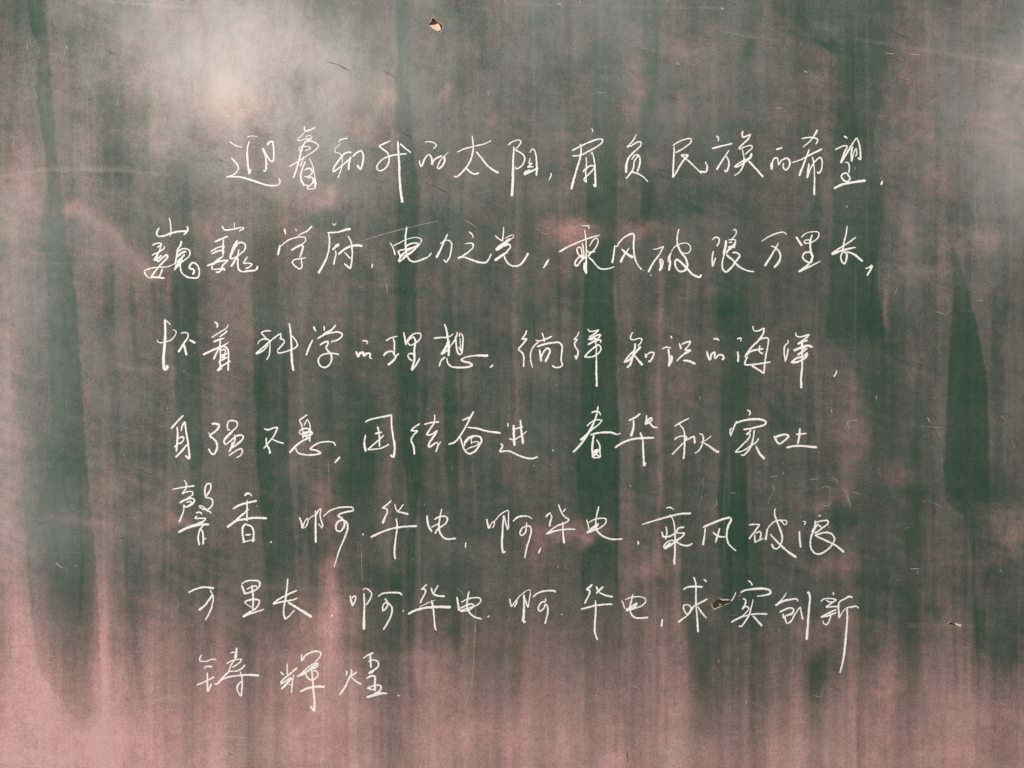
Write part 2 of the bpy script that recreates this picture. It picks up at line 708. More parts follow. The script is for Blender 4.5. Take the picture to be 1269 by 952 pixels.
18-20 55,212 70,235 85,255 75,295 35,340! 35,290 55,258 90,262 120,290 125,340 100,420 40,520
C 。
20-12 240,325 232,345
T 470 715
C 华
22-20 470,72 440,100 412,125! 450,122 455,150 430,200 402,258
22-18 512,105 520,145 530,170! 580,80
22-26 530,170 570,185 645,190
12-10 555,225 470,260 390,300
26-30-34 282,368 350,330 450,305 560,295 705,298
22-22 515,230 530,310 540,400 545,470 555,522! 568,518
C 电
22-24 765,195 775,270 785,335
18 805,250 860,222 930,205 985,208 1000,230 970,270 900,300 790,335
22 790,310 850,285 910,265 930,285 880,325 800,340
20-22-20 882,140 870,210 862,280 880,340 930,390 1010,415
C 。
24-22 1062,395 1085,382
T 620 715
C 啊
18-24 92,212 100,260 112,295
16-18 115,290 160,225! 165,245 140,298
14 160,225 200,180 250,140 290,122! 295,160 285,230 275,300!
16-22 230,170 250,240 270,300
20-28-34 232,170 232,300 228,400 222,440! 250,442
18-22 318,202 370,160 440,140 535,140 540,158
20 442,212 450,240! 410,250 380,285 375,325 395,335 430,305 445,260! 465,290 465,360 450,420 440,462
C 。
20 600,370 610,370
C 华
24-20 905,72 880,100 845,125! 878,135 875,170 850,220 828,265
20-24 942,92 960,130 975,155
22-28 1015,95 980,125 940,165
20-24 975,155 1030,180 1108,198
24-20-22 792,318 860,300 920,285 1010,272 1102,268
18-24-26-20 935,230 938,350 930,450 930,540 955,622
T 700 715
C 电
18-20 560,230 575,270 590,315
18 590,225 660,200 740,195 790,215 795,240 760,280 690,310 600,335
22 600,325 640,300 710,260 680,300 600,320
20-24-20 670,168 655,230 640,300 650,360 690,400 750,405 820,398
C ，
18-22 958,412 950,490
T 830 715
C 求
22-20-24 235,0 255,60 258,160 258,280 270,400 278,545
20-24 130,125 180,100 250,95 325,98
24 335,22 362,50
26-20 372,215 310,250 240,285! 
22-18-26 240,285 180,370 130,410 80,448
18 165,370 135,310 140,280 180,275 208,300 195,345 165,370
20-14 210,310 240,285
22-28 272,290 310,345 360,405
C 实
20 768,35 800,60 810,85
12-18 650,150 630,200 605,238
18-26-28-18 692,152 750,130 840,118 920,115 985,135 990,160 940,180 855,190
20 715,215 740,220 745,255 710,320! 745,290 775,305 770,330
16-22-20 820,218 805,290 780,370 740,440 700,485 675,482
26-18 600,448 680,405 770,375! 
16 770,330 720,380 650,420
24 790,372 870,362 960,368
20-28 815,380 860,430 908,482
T 940 715
C 创
14-20 275,155 240,210 165,285! 
16-26-18 165,285 240,240 320,222 375,220 385,242
22-26 205,350 260,320 320,305 345,320 330,360 275,380
22 240,360 245,400 270,405
20-20-14 262,370 265,430 280,460! 320,435 350,380 390,320 412,295!
16-26 412,295 420,350 435,420
24-24-34 480,165 490,150 505,200 495,320 485,460 472,620
C 新
26-14 735,150 738,180
16-20 610,245 650,215 720,215 770,225! 730,250 660,298! 740,292 795,290
18 660,225 700,250 730,245
24-20 610,398 680,360 765,320! 
22 765,350 690,380 620,395
18 685,345 710,370 700,420 670,470 640,455 635,430
26-16-20-26 925,202 890,195 850,215 800,245 785,290 790,350 790,408
18-14 795,400 830,340 860,305
20-18 860,305 920,295 965,290 980,310
22-26-32-14 870,300 872,400 860,560 845,720 825,850 800,945
L 7
T 235 790
C 铸
20-14-18 118,170 98,215 100,235! 170,235 220,215 268,222
16-22 138,308 170,285 222,290
20 68,468 140,440 245,385
20-24 175,345 175,430 178,535! 200,490 215,455
16-22 400,155 430,145 465,155! 455,200 410,270 380,340 330,390 280,450 245,462
24-20 460,100 460,150 440,200
20-18 362,258 430,225 515,212! 490,250 420,295
20-16 545,265 520,300 460,330 400,335 345,365
24-26-34 280,440 350,400 440,380 560,368 685,375
20-22 495,332 515,400 515,500 508,580! 475,530 470,480 510,430
T 340 790
C 辉
18 58,338 95,370
16-20 125,255 128,370
24-20 225,298 170,345 110,395 58,445
24 58,460 110,430 165,395! 130,450 68,510
18-24 192,365 178,440 168,545
24 180,400 120,450 75,500
14 140,465 170,465
18-24-18 268,160 268,235! 310,175 370,145 430,138 460,160 440,200 400,245
20 430,250 360,310 290,360 222,388! 270,350 340,290 400,255 430,260 415,290 340,320
26 420,255 330,330 250,375
20 310,350 320,390 365,420 410,400 430,360 410,330 380,330
22-30 365,290 375,400 385,520 395,640 392,730! 350,672
24-28 250,535 330,500 420,485 500,485
C 煌
22-18 708,325 712,355 705,380
22 815,338 770,370 735,395
22-28 755,310 760,350 735,400 700,480 640,568
20-26 755,390 800,430 855,462
12-26 870,208 910,180 975,150
24 945,175 945,235 950,300
18-20-28 922,235 975,222 1020,240 1020,285 980,320 925,355!
24-26 925,355 975,335
22-28 905,405 950,380 990,378! 990,420 988,520
22 910,500 960,480 1030,470 1050,490 1030,530 980,555
18 910,500 970,515 1000,520
28-36-18 905,590 970,570 1050,550 1112,552
C 。
28-26 1212,572 1228,572
"""

# ------------------------------------------------------------------ helpers
rng = np.random.default_rng(11)


def smooth(t):
    t = np.clip(t, 0, 1)
    return t * t * (3 - 2 * t)


def vnoise(x, y, sx, sy, seed):
    """value noise, cell size sx by sy, range about -1..1"""
    g = np.random.default_rng(seed).uniform(-1, 1, (256, 256))
    u = x / sx + 1000.0
    v = y / sy + 1000.0
    iu = np.floor(u).astype(int)
    iv = np.floor(v).astype(int)
    fu = smooth(u - iu)
    fv = smooth(v - iv)
    a = g[iv % 256, iu % 256]
    b = g[iv % 256, (iu + 1) % 256]
    c = g[(iv + 1) % 256, iu % 256]
    d = g[(iv + 1) % 256, (iu + 1) % 256]
    return (a * (1 - fu) + b * fu) * (1 - fv) + (c * (1 - fu) + d * fu) * fv


def fbm(x, y, sx, sy, seed, n=4):
    t = 0
    amp = 1.0
    tot = 0
    for i in range(n):
        t = t + amp * vnoise(x, y, sx / 2 ** i, sy / 2 ** i, seed + i * 17)
        tot += amp
        amp *= 0.55
    return t / tot


# ------------------------------------------------------------------ chalk dust on the board
# wiped streaks: rows of (y, left edge, right edge, how clean), grid units
STREAKS = [
    (2.5, 1.6, [(-220, 25, 50, .3), (0, 33, 55, .7), (30, 35, 58, .8), (60, 49, 61, .8), (90, 46, 64, .75), (130, 46, 66, .8), (180, 54, 70, .85), (240, 58, 76, .8), (280, 50, 82, .75), (320, 54, 88, .75), (360, 58, 94, .85), (440, 61, 99, .9), (520, 62, 104, .9), (600, 58, 110, .85), (640, 40, 114, .55), (680, 32, 118, .8), (760, 38, 124, .78), (812, 44, 124, .55), (835, 52, 125, .48), (855, 64, 126, .42), (880, 88, 127, .4), (905, 88, 127, .1)]),
    (3, 4, [(470, 20, 62, .2), (520, 24, 62, .4), (600, 28, 60, .5), (650, 30, 60, .4)]),
    (2, 3, [(0, 14, 20, .3), (60, 18, 24, .4), (240, 4, 9, .3), (340, 9, 13, .4), (440, 12, 19, .45), (500, 16, 26, .35), (560, 22, 30, .1)]),
    (3, 3, [(-200, 0, 60, .2), (0, 0, 60, .5), (20, 0, 60, .35), (40, 0, 60, 0)]),
    (4, 2, [(90, 220, 227, .1), (130, 219, 229, .5), (180, 212, 232, .6), (240, 203, 234, .6), (290, 207, 240, .6), (340, 213, 243, .65), (380, 212, 245, .8), (440, 216, 247, .8), (480, 218, 250, .75), (560, 232, 252, .75), (605, 234, 250, .75), (640, 240, 252, .5), (700, 247, 258, .35), (760, 250, 263, .3), (820, 258, 268, .25), (880, 262, 270, .1)]),
    (6, 6, [(100, 122, 150, .15), (130, 120, 158, .6), (165, 125, 160, .3), (180, 127, 160, .55), (200, 130, 160, .2), (225, 148, 165, .5), (245, 140, 160, .2), (290, 147, 162, .5), (320, 157, 165, .2)]),
    (3, 2, [(320, 126, 143, .2), (360, 128, 142, .5), (420, 125, 138, .4), (470, 135, 148, .3), (560, 140, 152, .4), (600, 148, 160, .35), (640, 150, 162, .3), (700, 152, 185, .35), (740, 158, 190, .2)]),
    (2, 2, [(340, 158, 166, .25), (380, 161, 168, .5), (420, 163, 169, .4), (460, 166, 172, .1)]),
    (3, 2, [(730, 155, 172, .1), (780, 163, 172, .45), (820, 165, 175, .4), (860, 170, 178, .35), (900, 170, 180, .2), (930, 170, 178, .05)]),
    (3, 2, [(330, 313, 340, .25), (400, 313, 355, .45), (460, 315, 356, .7), (480, 315, 357, .8), (560, 318, 358, .8), (620, 321, 362, .75), (680, 326, 366, .7), (720, 330, 368, .65), (780, 335, 372, .5), (840, 338, 378, .35), (880, 340, 385, .2), (920, 341, 350, .15)]),
    (4, 3, [(240, 338, 354, .25), (300, 340, 354, .35), (360, 340, 353, .45), (420, 338, 352, .3)]),
    (6, 6, [(250, 375, 440, .05), (268, 380, 430, .75), (282, 390, 425, .7), (300, 398, 420, .2), (340, 395, 408, .4), (400, 392, 406, .45), (470, 398, 410, .4)]),
    (3, 3, [(470, 402, 414, .5), (560, 405, 416, .55), (600, 404, 412, .2)]),
    (3, 4, [(560, 368, 380, .2), (600, 370, 381, .6), (680, 371, 384, .55), (720, 372, 395, .5), (760, 372, 392, .2)]),
    (8, 8, [(470, 412, 455, .3), (520, 415, 470, .45), (600, 418, 470, .55), (680, 405, 470, .5), (730, 418, 500, .55), (790, 422, 510, .35), (850, 424, 500, .15)]),
    (2.5, 2, [(-220, 488, 508, .5), (0, 489, 508, .8), (40, 490, 510, .85), (70, 493, 507, .9), (120, 489, 506, .9), (160, 494, 512, .9), (200, 495, 513, .85), (240, 492, 520, .85), (300, 493, 519, .8), (360, 494, 514, .95), (420, 493, 518, .9), (480, 496, 517, .95), (560, 499, 518, .9), (600, 504, 521, .9), (640, 507, 517, .8), (720, 504, 513, .6), (790, 503, 513, .45), (830, 505, 512, .4), (870, 508, 519, .35), (910, 512, 520, .1)]),
    (3, 3, [(480, 517, 530, .35), (560, 518, 530, .45), (620, 521, 530, .3), (680, 515, 528, .1)]),
    (2, 2, [(-200, 588, 602, .3), (0, 589, 601, .5), (50, 594, 604, .5), (90, 596, 601, .35), (140, 598, 604, .1)]),
    (3, 3, [(220, 545, 555, .1), (300, 546, 557, .4), (370, 549, 559, .55), (430, 549, 562, .6), (480, 550, 566, .8), (560, 551, 567, .75), (610, 556, 568, .6), (660, 558, 566, .35), (730, 559, 566, .3), (790, 561, 565, .5), (815, 561, 565, .1)]),
    (2, 2, [(80, 549, 553, .2), (120, 547, 555, .35), (200, 546, 554, .35), (240, 551, 558, .3), (280, 548, 556, .1)]),
    (5, 4, [(-200, 392, 415, .3), (0, 394, 415, .65), (40, 398, 412, .6), (75, 400, 412, .5), (95, 402, 410, .1)]),
    (4, 4, [(150, 396, 430, .1), (170, 398, 432, .5), (200, 396, 436, .35), (240, 395, 440, .15)]),
    (4, 4, [(470, 606, 618, .2), (560, 610, 622, .4), (650, 606, 620, .25), (700, 620, 640, .25), (760, 608, 628, .2)]),
    (8, 8, [(300, 640, 670, .1), (380, 644, 665, .35), (470, 645, 672, .35), (560, 645, 672, .4), (620, 650, 665, .2)]),
    (3, 2.5, [(-220, 733, 766, .3), (0, 735, 766, .3), (100, 736, 765, .35), (180, 735, 765, .5), (222, 728, 765, .85), (255, 726, 765, 1.0), (285, 728, 764, .75), (305, 727, 762, .85), (360, 724, 760, 1.0), (400, 722, 762, 1.0), (470, 721, 765, 1.0), (540, 717, 768, 1.0), (600, 715, 769, 1.0), (625, 717, 769, 1.0), (650, 723, 768, 1.0), (668, 729, 766, .95), (688, 720, 765, .9), (720, 721, 768, .85), (780, 722, 771, .65), (820, 723, 769, .6), (860, 725, 768, .45), (900, 722, 766, .25), (952, 721, 765, .12)]),
    (4, 5, [(-220, 800, 824, .3), (0, 799, 820, .55), (60, 800, 816, .8), (120, 796, 813, .85), (170, 796, 812, .8), (240, 795, 810, .8), (280, 796, 807, .6), (330, 795, 803, .2), (380, 795, 810, .05)]),
    (6, 6, [(260, 844, 862, .3), (300, 845, 860, .2), (380, 843, 858, .35), (440, 846, 858, .2)]),
    (6, 6, [(-100, 880, 940, .2), (20, 885, 945, .35), (80, 890, 930, .35), (160, 888, 912, .4), (200, 888, 905, .15)]),
    (3, 2.5, [(240, 890, 925, .15), (330, 886, 926, .3), (350, 888, 928, .6), (420, 890, 928, .5), (480, 893, 928, .7), (560, 893, 925, .85), (605, 889, 926, 1.0), (640, 890, 927, .95), (700, 891, 927, .75), (730, 897, 935, .65), (770, 893, 935, .4), (800, 889, 945, .35), (850, 893, 960, .3), (880, 895, 960, .15)]),
    (4, 2.5, [(-220, 1005, 1098, .3), (0, 1012, 1097, .4), (55, 1016, 1097, .45), (72, 1036, 1097, .6), (130, 1037, 1092, .65), (150, 1037, 1087, .75), (165, 1036, 1084, .85), (185, 1035, 1083, .85), (210, 1033, 1086, .75), (240, 1031, 1092, .7), (275, 1032, 1094, .8), (300, 1030, 1088, .85), (330, 1029, 1086, .95), (360, 1029, 1090, 1.0), (400, 1024, 1095, 1.0), (418, 1023, 1096, .9), (432, 1045, 1097, .55), (480, 1068, 1098, .55), (520, 1070, 1094, .45), (560, 1078, 1090, .2)]),
    (5, 5, [(215, 1002, 1016, .2), (250, 1003, 1016, .6), (320, 1002, 1014, .5), (360, 1004, 1012, .2)]),
    (4, 4, [(425, 1098, 1122, .3), (480, 1096, 1124, .4), (540, 1098, 1120, .3), (580, 1098, 1115, .1)]),
    (4, 4, [(330, 1101, 1120, .1), (360, 1103, 1122, .4), (440, 1100, 1122, .4)]),
    (2.2, 2.5, [(300, 1181, 1184, .3), (330, 1180, 1190, .8), (360, 1182, 1200, .9), (400, 1180, 1210, 1.0), (440, 1177, 1218, 1.0), (480, 1174, 1223, 1.0), (540, 1172, 1225, 1.0), (600, 1170, 1226, .95), (622, 1174, 1229, .75), (640, 1196, 1229, .55), (700, 1205, 1232, .6), (740, 1206, 1222, .75), (790, 1206, 1221, .75), (830, 1203, 1219, .5), (870, 1206, 1218, .2), (900, 1208, 1216, .05)]),
    (4, 4, [(530, 1126, 1140, .2), (570, 1128, 1142, .6), (620, 1124, 1146, .45), (650, 1124, 1150, .3), (680, 1122, 1150, .65), (705, 1124, 1150, .4), (760, 1124, 1140, .35), (820, 1124, 1145, .45), (880, 1122, 1150, .35), (930, 1124, 1150, .1)]),
    (3, 4, [(430, 998, 1008, .3), (480, 999, 1007, .5), (560, 1000, 1006, .4), (620, 998, 1006, .55), (690, 988, 1006, .5), (735, 980, 1004, .6), (770, 982, 1000, .2)]),
    (5, 2, [(720, 1078, 1089, .3), (790, 1076, 1089, .35), (850, 1070, 1088, .35), (900, 1066, 1086, .2), (940, 1064, 1080, .05)]),
    (8, 8, [(780, 1168, 1200, .1), (810, 1170, 1200, .35), (860, 1172, 1196, .2)]),
    (4, 4, [(-100, 1170, 1186, .1), (0, 1172, 1185, .3), (150, 1172, 1186, .3), (240, 1172, 1184, .3), (290, 1174, 1186, .1)]),
    (6, 6, [(-100, 960, 1014, .15), (10, 958, 1014, .4), (45, 1006, 1016, .5), (60, 1008, 1014, .1)]),
    (6, 6, [(620, 1030, 1062, .1), (645, 1028, 1064, .8), (662, 1034, 1056, .3), (680, 1040, 1050, .05)]),
    (5, 5, [(790, 1008, 1032, .05), (812, 1012, 1032, .5), (835, 1014, 1030, .05)]),
]
# soft spots: x, y, rx, ry, dust, pink, pale
SPOTS = [
    (708, 292, 28, 16, .1, .95, 0), (690, 283, 22, 12, .1, .4, 0), (735, 285, 25, 12, .1, .5, 0), (400, 245, 26, 16, .2, .75, .05), (378, 252, 14, 14, .1, .4, 0), (413, 245, 8, 10, .1, .4, 0),
    (356, 270, 12, 16, .1, .75, 0), (255, 281, 18, 12, .1, .7, 0), (92, 258, 16, 10, .1, .75, .05), (390, 285, 30, 10, -.3, 0, 0), (372, 290, 22, 12, 0, .5, 0),
    (480, 120, 14, 18, .1, .55, 0), (556, 112, 10, 14, .1, .55, 0), (460, 165, 30, 20, .1, .4, 0), (610, 150, 10, 25, .1, .3, 0),
    (785, 120, 14, 45, .1, .55, 0), (782, 80, 16, 30, .1, .3, 0), (845, 65, 18, 18, .1, .35, 0), (847, 132, 8, 25, .1, .3, 0), (812, 200, 12, 40, 0, .35, 0),
    (795, 282, 16, 12, .1, .55, 0), (700, 660, 45, 14, .1, .7, 0), (735, 662, 22, 10, .1, .6, 0), (665, 670, 20, 30, .1, .3, 0), (400, 620, 18, 28, .25, .55, 0), (418, 650, 12, 14, 0, .6, 0),
    (412, 705, 9, 30, .1, .85, 0), (412, 780, 12, 60, .1, .8, .05), (215, 645, 28, 14, .1, .7, 0), (540, 350, 14, 30, .1, .35, 0), (1097, 380, 5, 30, .2, .6, 0), (1106, 345, 6, 30, .1, .2, 0),
    (1140, 340, 40, 12, .1, .2, .12), (1215, 300, 50, 18, .1, .25, .06), (1125, 290, 14, 40, .1, .3, .05), (1040, 700, 40, 14, .1, .5, 0), (1022, 620, 14, 16, .1, .45, 0), (1046, 612, 8, 14, .1, .4, 0),
    (1060, 545, 30, 40, .2, .35, 0), (1105, 590, 30, 14, .2, .35, 0), (1245, 660, 25, 30, .1, .4, .05), (1030, 780, 35, 20, .1, .5, 0), (1018, 800, 16, 16, 0, .4, 0), (940, 790, 40, 15, 0, .2, 0),
    (20, 210, 40, 40, .2, .45, 0), (20, 290, 30, 80, .2, .35, .03), (5, 450, 20, 70, .2, .6, .05), (8, 560, 26, 90, .2, .5, .06), (8, 700, 28, 80, .2, .6, .05), (40, 30, 60, 18, -.35, 0, 0), (130, 8, 60, 14, -.1, 0, .1),
    (275, 150, 60, 50, .15, .35, 0), (300, 130, 50, 30, .1, .35, 0), (75, 90, 20, 40, .1, .15, 0), (100, 170, 20, 60, .1, .25, 0), (190, 180, 26, 20, .1, .25, 0), (320, 10, 80, 14, -.35, 0, 0), (430, 30, 40, 25, -.25, 0, 0),
    (690, 90, 60, 60, -.15, 0, 0), (700, 20, 70, 30, -.25, 0, 0), (860, 15, 60, 14, -.2, 0, 0), (930, 60, 30, 25, -.3, 0, 0), (1050, 40, 50, 60, -.2, 0, 0), (840, 260, 40, 14, -.35, 0, 0), (900, 380, 25, 20, -.3, 0, 0),
    (700, 210, 60, 16, -.2, 0, 0), (860, 240, 30, 10, -.3, 0, 0), (770, 400, 14, 80, .1, 0, 0), (670, 450, 25, 30, .2, 0, .03), (440, 430, 30, 40, -.2, 0, 0), (600, 300, 60, 60, -.15, 0, 0), (440, 560, 30, 60, -.2, 0, 0),
    (600, 560, 40, 60, -.15, 0, 0), (165, 560, 60, 60, -.05, 0, 0), (150, 600, 30, 14, 0, .35, 0), (140, 650, 20, 20, .1, .1, .06), (985, 150, 60, 90, 0, .1, .0), (1130, 120, 25, 60, .1, .3, .0),
    (1160, 220, 60, 20, 0, .2, 0), (1235, 170, 34, 50, .15, .3, .06), (1265, 120, 30, 40, .1, .2, .08), (60, 930, 90, 50, .1, .3, .1), (300, 935, 60, 30, 0, -.2, .08), (460, 940, 80, 30, 0, -.1, .04),
    (150, 900, 24, 30, 0, .4, .03), (820, 932, 60, 20, 0, -.25, .06), (880, 935, 18, 18, 0, .7, .0), (770, 940, 14, 20, 0, .5, 0), (1000, 935, 30, 16, 0, -.1, .07), (1100, 860, 16, 90, .1, .45, .02), (1180, 935, 26, 8, 0, .3, .05),
    (1240, 900, 40, 50, 0, .35, .03), (590, 900, 40, 30, 0, .45, 0), (640, 910, 20, 40, 0, .45, 0), (420, 935, 20, 14, 0, .4, 0), (540, 830, 40, 30, .1, .35, 0), (505, 930, 40, 12, -.2, -.2, 0), (220, 760, 30, 60, .1, .25, 0),
    (200, 800, 16, 40, .1, .2, 0), (260, 700, 25, 40, .1, .15, 0), (290, 780, 30, 50, .1, .25, 0), (860, 560, 40, 60, .1, .1, 0), (835, 490, 30, 30, .1, .15, 0), (790, 700, 30, 30, 0, .3, 0), (820, 700, 30, 20, .1, .35, 0),
]
# eraser and cloth smears: points, width, dust, pink, pale
SMEARS = [
    ([(108, 268), (140, 290), (165, 318), (190, 342)], 6, .3, .1, .10), ([(112, 272), (150, 305), (185, 340)], 14, .2, .25, .02),
    ([(-60, 226), (0, 219), (60, 211), (140, 211), (210, 217)], 2.2, .1, .0, .13), ([(20, 214), (60, 208), (160, 208)], 3.5, .1, .0, .07), ([(15, 325), (70, 327), (135, 327)], 1.5, .1, 0, .06), ([(40, 314), (100, 315), (150, 314)], 2, .1, 0, .05),
    ([(105, -6), (140, 2), (200, 8), (240, 10)], 2, .1, 0, .16), ([(340, 813), (420, 814), (560, 815)], 6, .25, .1, .045), ([(330, 728), (430, 731), (460, 731)], 4, .15, .1, .03),
    ([(1060, 48), (1120, 58), (1180, 68), (1275, 84)], 2.2, .1, 0, .10), ([(1150, 60), (1200, 70), (1269, 80)], 6, .1, 0, .05), ([(1015, 33), (1035, 38)], 6, .1, 0, .06), ([(880, 33), (920, 42), (965, 50)], 3, .1, 0, .05),
    ([(640, 5), (760, 9), (895, 10)], 1.2, .05, 0, .10), ([(500, 9), (600, 10)], 1.0, 0, 0, .05), ([(250, 931), (330, 933)], 2, 0, 0, .08), ([(185, 862), (230, 864)], 1.5, 0, 0, .05),
    ([(780, 924), (850, 930)], 3, 0, 0, .05), ([(1000, 932), (1070, 933)], 2, 0, 0, .06), ([(1125, 933), (1190, 936)], 2, 0, .1, .06), ([(130, 451), (190, 460)], 4, .1, 0, .05), ([(160, 455), (215, 462)], 5, .1, 0, .05),
    ([(450, 305), (478, 345)], 8, .2, 0, .05), ([(446, 352), (500, 354)], 3, .1, 0, .03), ([(415, 68), (465, 68)], 1.5, .1, 0, .05), ([(640, 347), (700, 345)], 2, 0, 0, .04), ([(700, 288), (722, 278), (742, 282)], 1.5, .2, 0, .05),
    ([(790, 52), (830, 66)], 3, .1, 0, .04), ([(1000, 608), (1010, 592), (1035, 594)], 1.2, 0, 0, .07), ([(1015, 606), (1028, 604), (1028, 625), (1018, 627)], 1.3, 0, 0, .07), ([(1036, 606), (1047, 606), (1054, 628)], 2.5, 0, .2, .06),
    ([(240, 520), (240, 560), (215, 600)], 5, 0, 0, .03), ([(170, 640), (240, 590)], 9, .2, 0, .03), ([(1010, 522), (1060, 520)], 3, 0, .1, .04), ([(1130, 525), (1165, 540)], 3, 0, .1, .04), ([(1150, 520), (1166, 536)], 1.0, 0, 0, .1),
    ([(1048, 522), (1058, 532)], 1, 0, 0, .1), ([(1215, 740), (1210, 700), (1240, 690)], 14, .1, .2, .03), ([(1125, 775), (1210, 776)], 3, .1, .2, .03), ([(600, 800), (620, 760)], 16, 0, .1, .02),
    ([(60, 560), (105, 590)], 12, -.2, 0, 0), ([(60, 640), (116, 650)], 6, .25, .1, .05), ([(720, 590), (770, 590)], 5, -.1, 0, 0), ([(850, 600), (905, 602)], 2, .1, 0, .04), ([(640, 372), (800, 374)], 1.6, .05, 0, .02),
]
# dark scuff marks of the eraser's edge: x0, y0, x1, y1, width, strength
SCUFFS = [
    (880, 236, 920, 256, 5, .5), (830, 240, 868, 262, 7, .5), (858, 256, 890, 272, 6, .4), (965, 36, 1030, 58, 4, .5), (1010, 50, 1045, 66, 4, .5), (1030, 52, 1050, 62, 3, .6), (900, 346, 935, 365, 5, .45), (880, 345, 930, 372, 3, .3),
    (1110, 445, 1165, 465, 4, .5), (1160, 350, 1185, 358, 3, .5), (950, 500, 985, 540, 6, .5), (1095, 715, 1130, 745, 6, .5), (960, 170, 1010, 185, 4, .35), (940, 160, 985, 180, 4, .3), (1215, 250, 1269, 240, 10, .35),
    (130, 62, 148, 70, 2, .6), (262, 20, 300, 34, 2, .6), (270, 24, 310, 36, 4, .3), (260, 195, 290, 208, 3, .35), (60, 84, 66, 100, 2, .4), (1230, 2, 1269, 14, 8, .3), (1105, 40, 1130, 48, 2, .5), (1095, 730, 1120, 740, 5, .3),
    (34, 750, 46, 751, 3, .6), (1165, 788, 1200, 800, 2, .35), (1020, 590, 1045, 610, 4, .4), (1030, 560, 1040, 600, 4, .4), (130, 290, 170, 330, 10, .0), (840, 210, 905, 235, 3, .3), (640, 212, 700, 212, 10, .3),
    (372, 877, 380, 880, 3, .4), (775, 935, 778, 952, 6, .4), (320, 873, 372, 876, 1.5, .4), (1165, 600, 1200, 625, 3, .3), (955, 700, 1000, 710, 6, .2), (0, 50, 40, 70, 10, .3), (160, 25, 220, 60, 16, .2),
]


def streak_mask(x, y, sl, sr, rows, seed):
    rows = np.array(rows, float)
    ys = rows[:, 0]
    wob = 1.5 * vnoise(y * 0 + seed * 3.1, y, 9, 23, seed) + .9 * vnoise(y * 0 + seed * 1.7, y, 9, 6, seed + 5)
    wob2 = 1.5 * vnoise(y * 0 + seed * 5.1, y, 9, 31, seed + 9) + .9 * vnoise(y * 0 + seed * 2.7, y, 9, 7, seed + 6)
    xl = np.interp(y, ys, rows[:, 1]) + wob
    xr = np.interp(y, ys, rows[:, 2]) + wob2
    st = np.interp(y, ys, rows[:, 3], left=rows[0, 3] if ys[0] < -50 else 0, right=0)
    return st * smooth((x - xl) / (1.45 * sl) + .5) * smooth((xr - x) / (1.45 * sr) + .5) * (1 + .28 * fbm(x, y, 16, 90, seed + 3, 4))


def seg_dist(x, y, pts):
    best = np.full(x.shape, 1e9)
    for (ax, ay), (bx, by) in zip(pts[:-1], pts[1:]):
        dx, dy = bx - ax, by - ay
        t = np.clip(((x - ax) * dx + (y - ay) * dy) / (dx * dx + dy * dy), 0, 1)
        best = np.minimum(best, np.hypot(x - ax - t * dx, y - ay - t * dy))
    return best


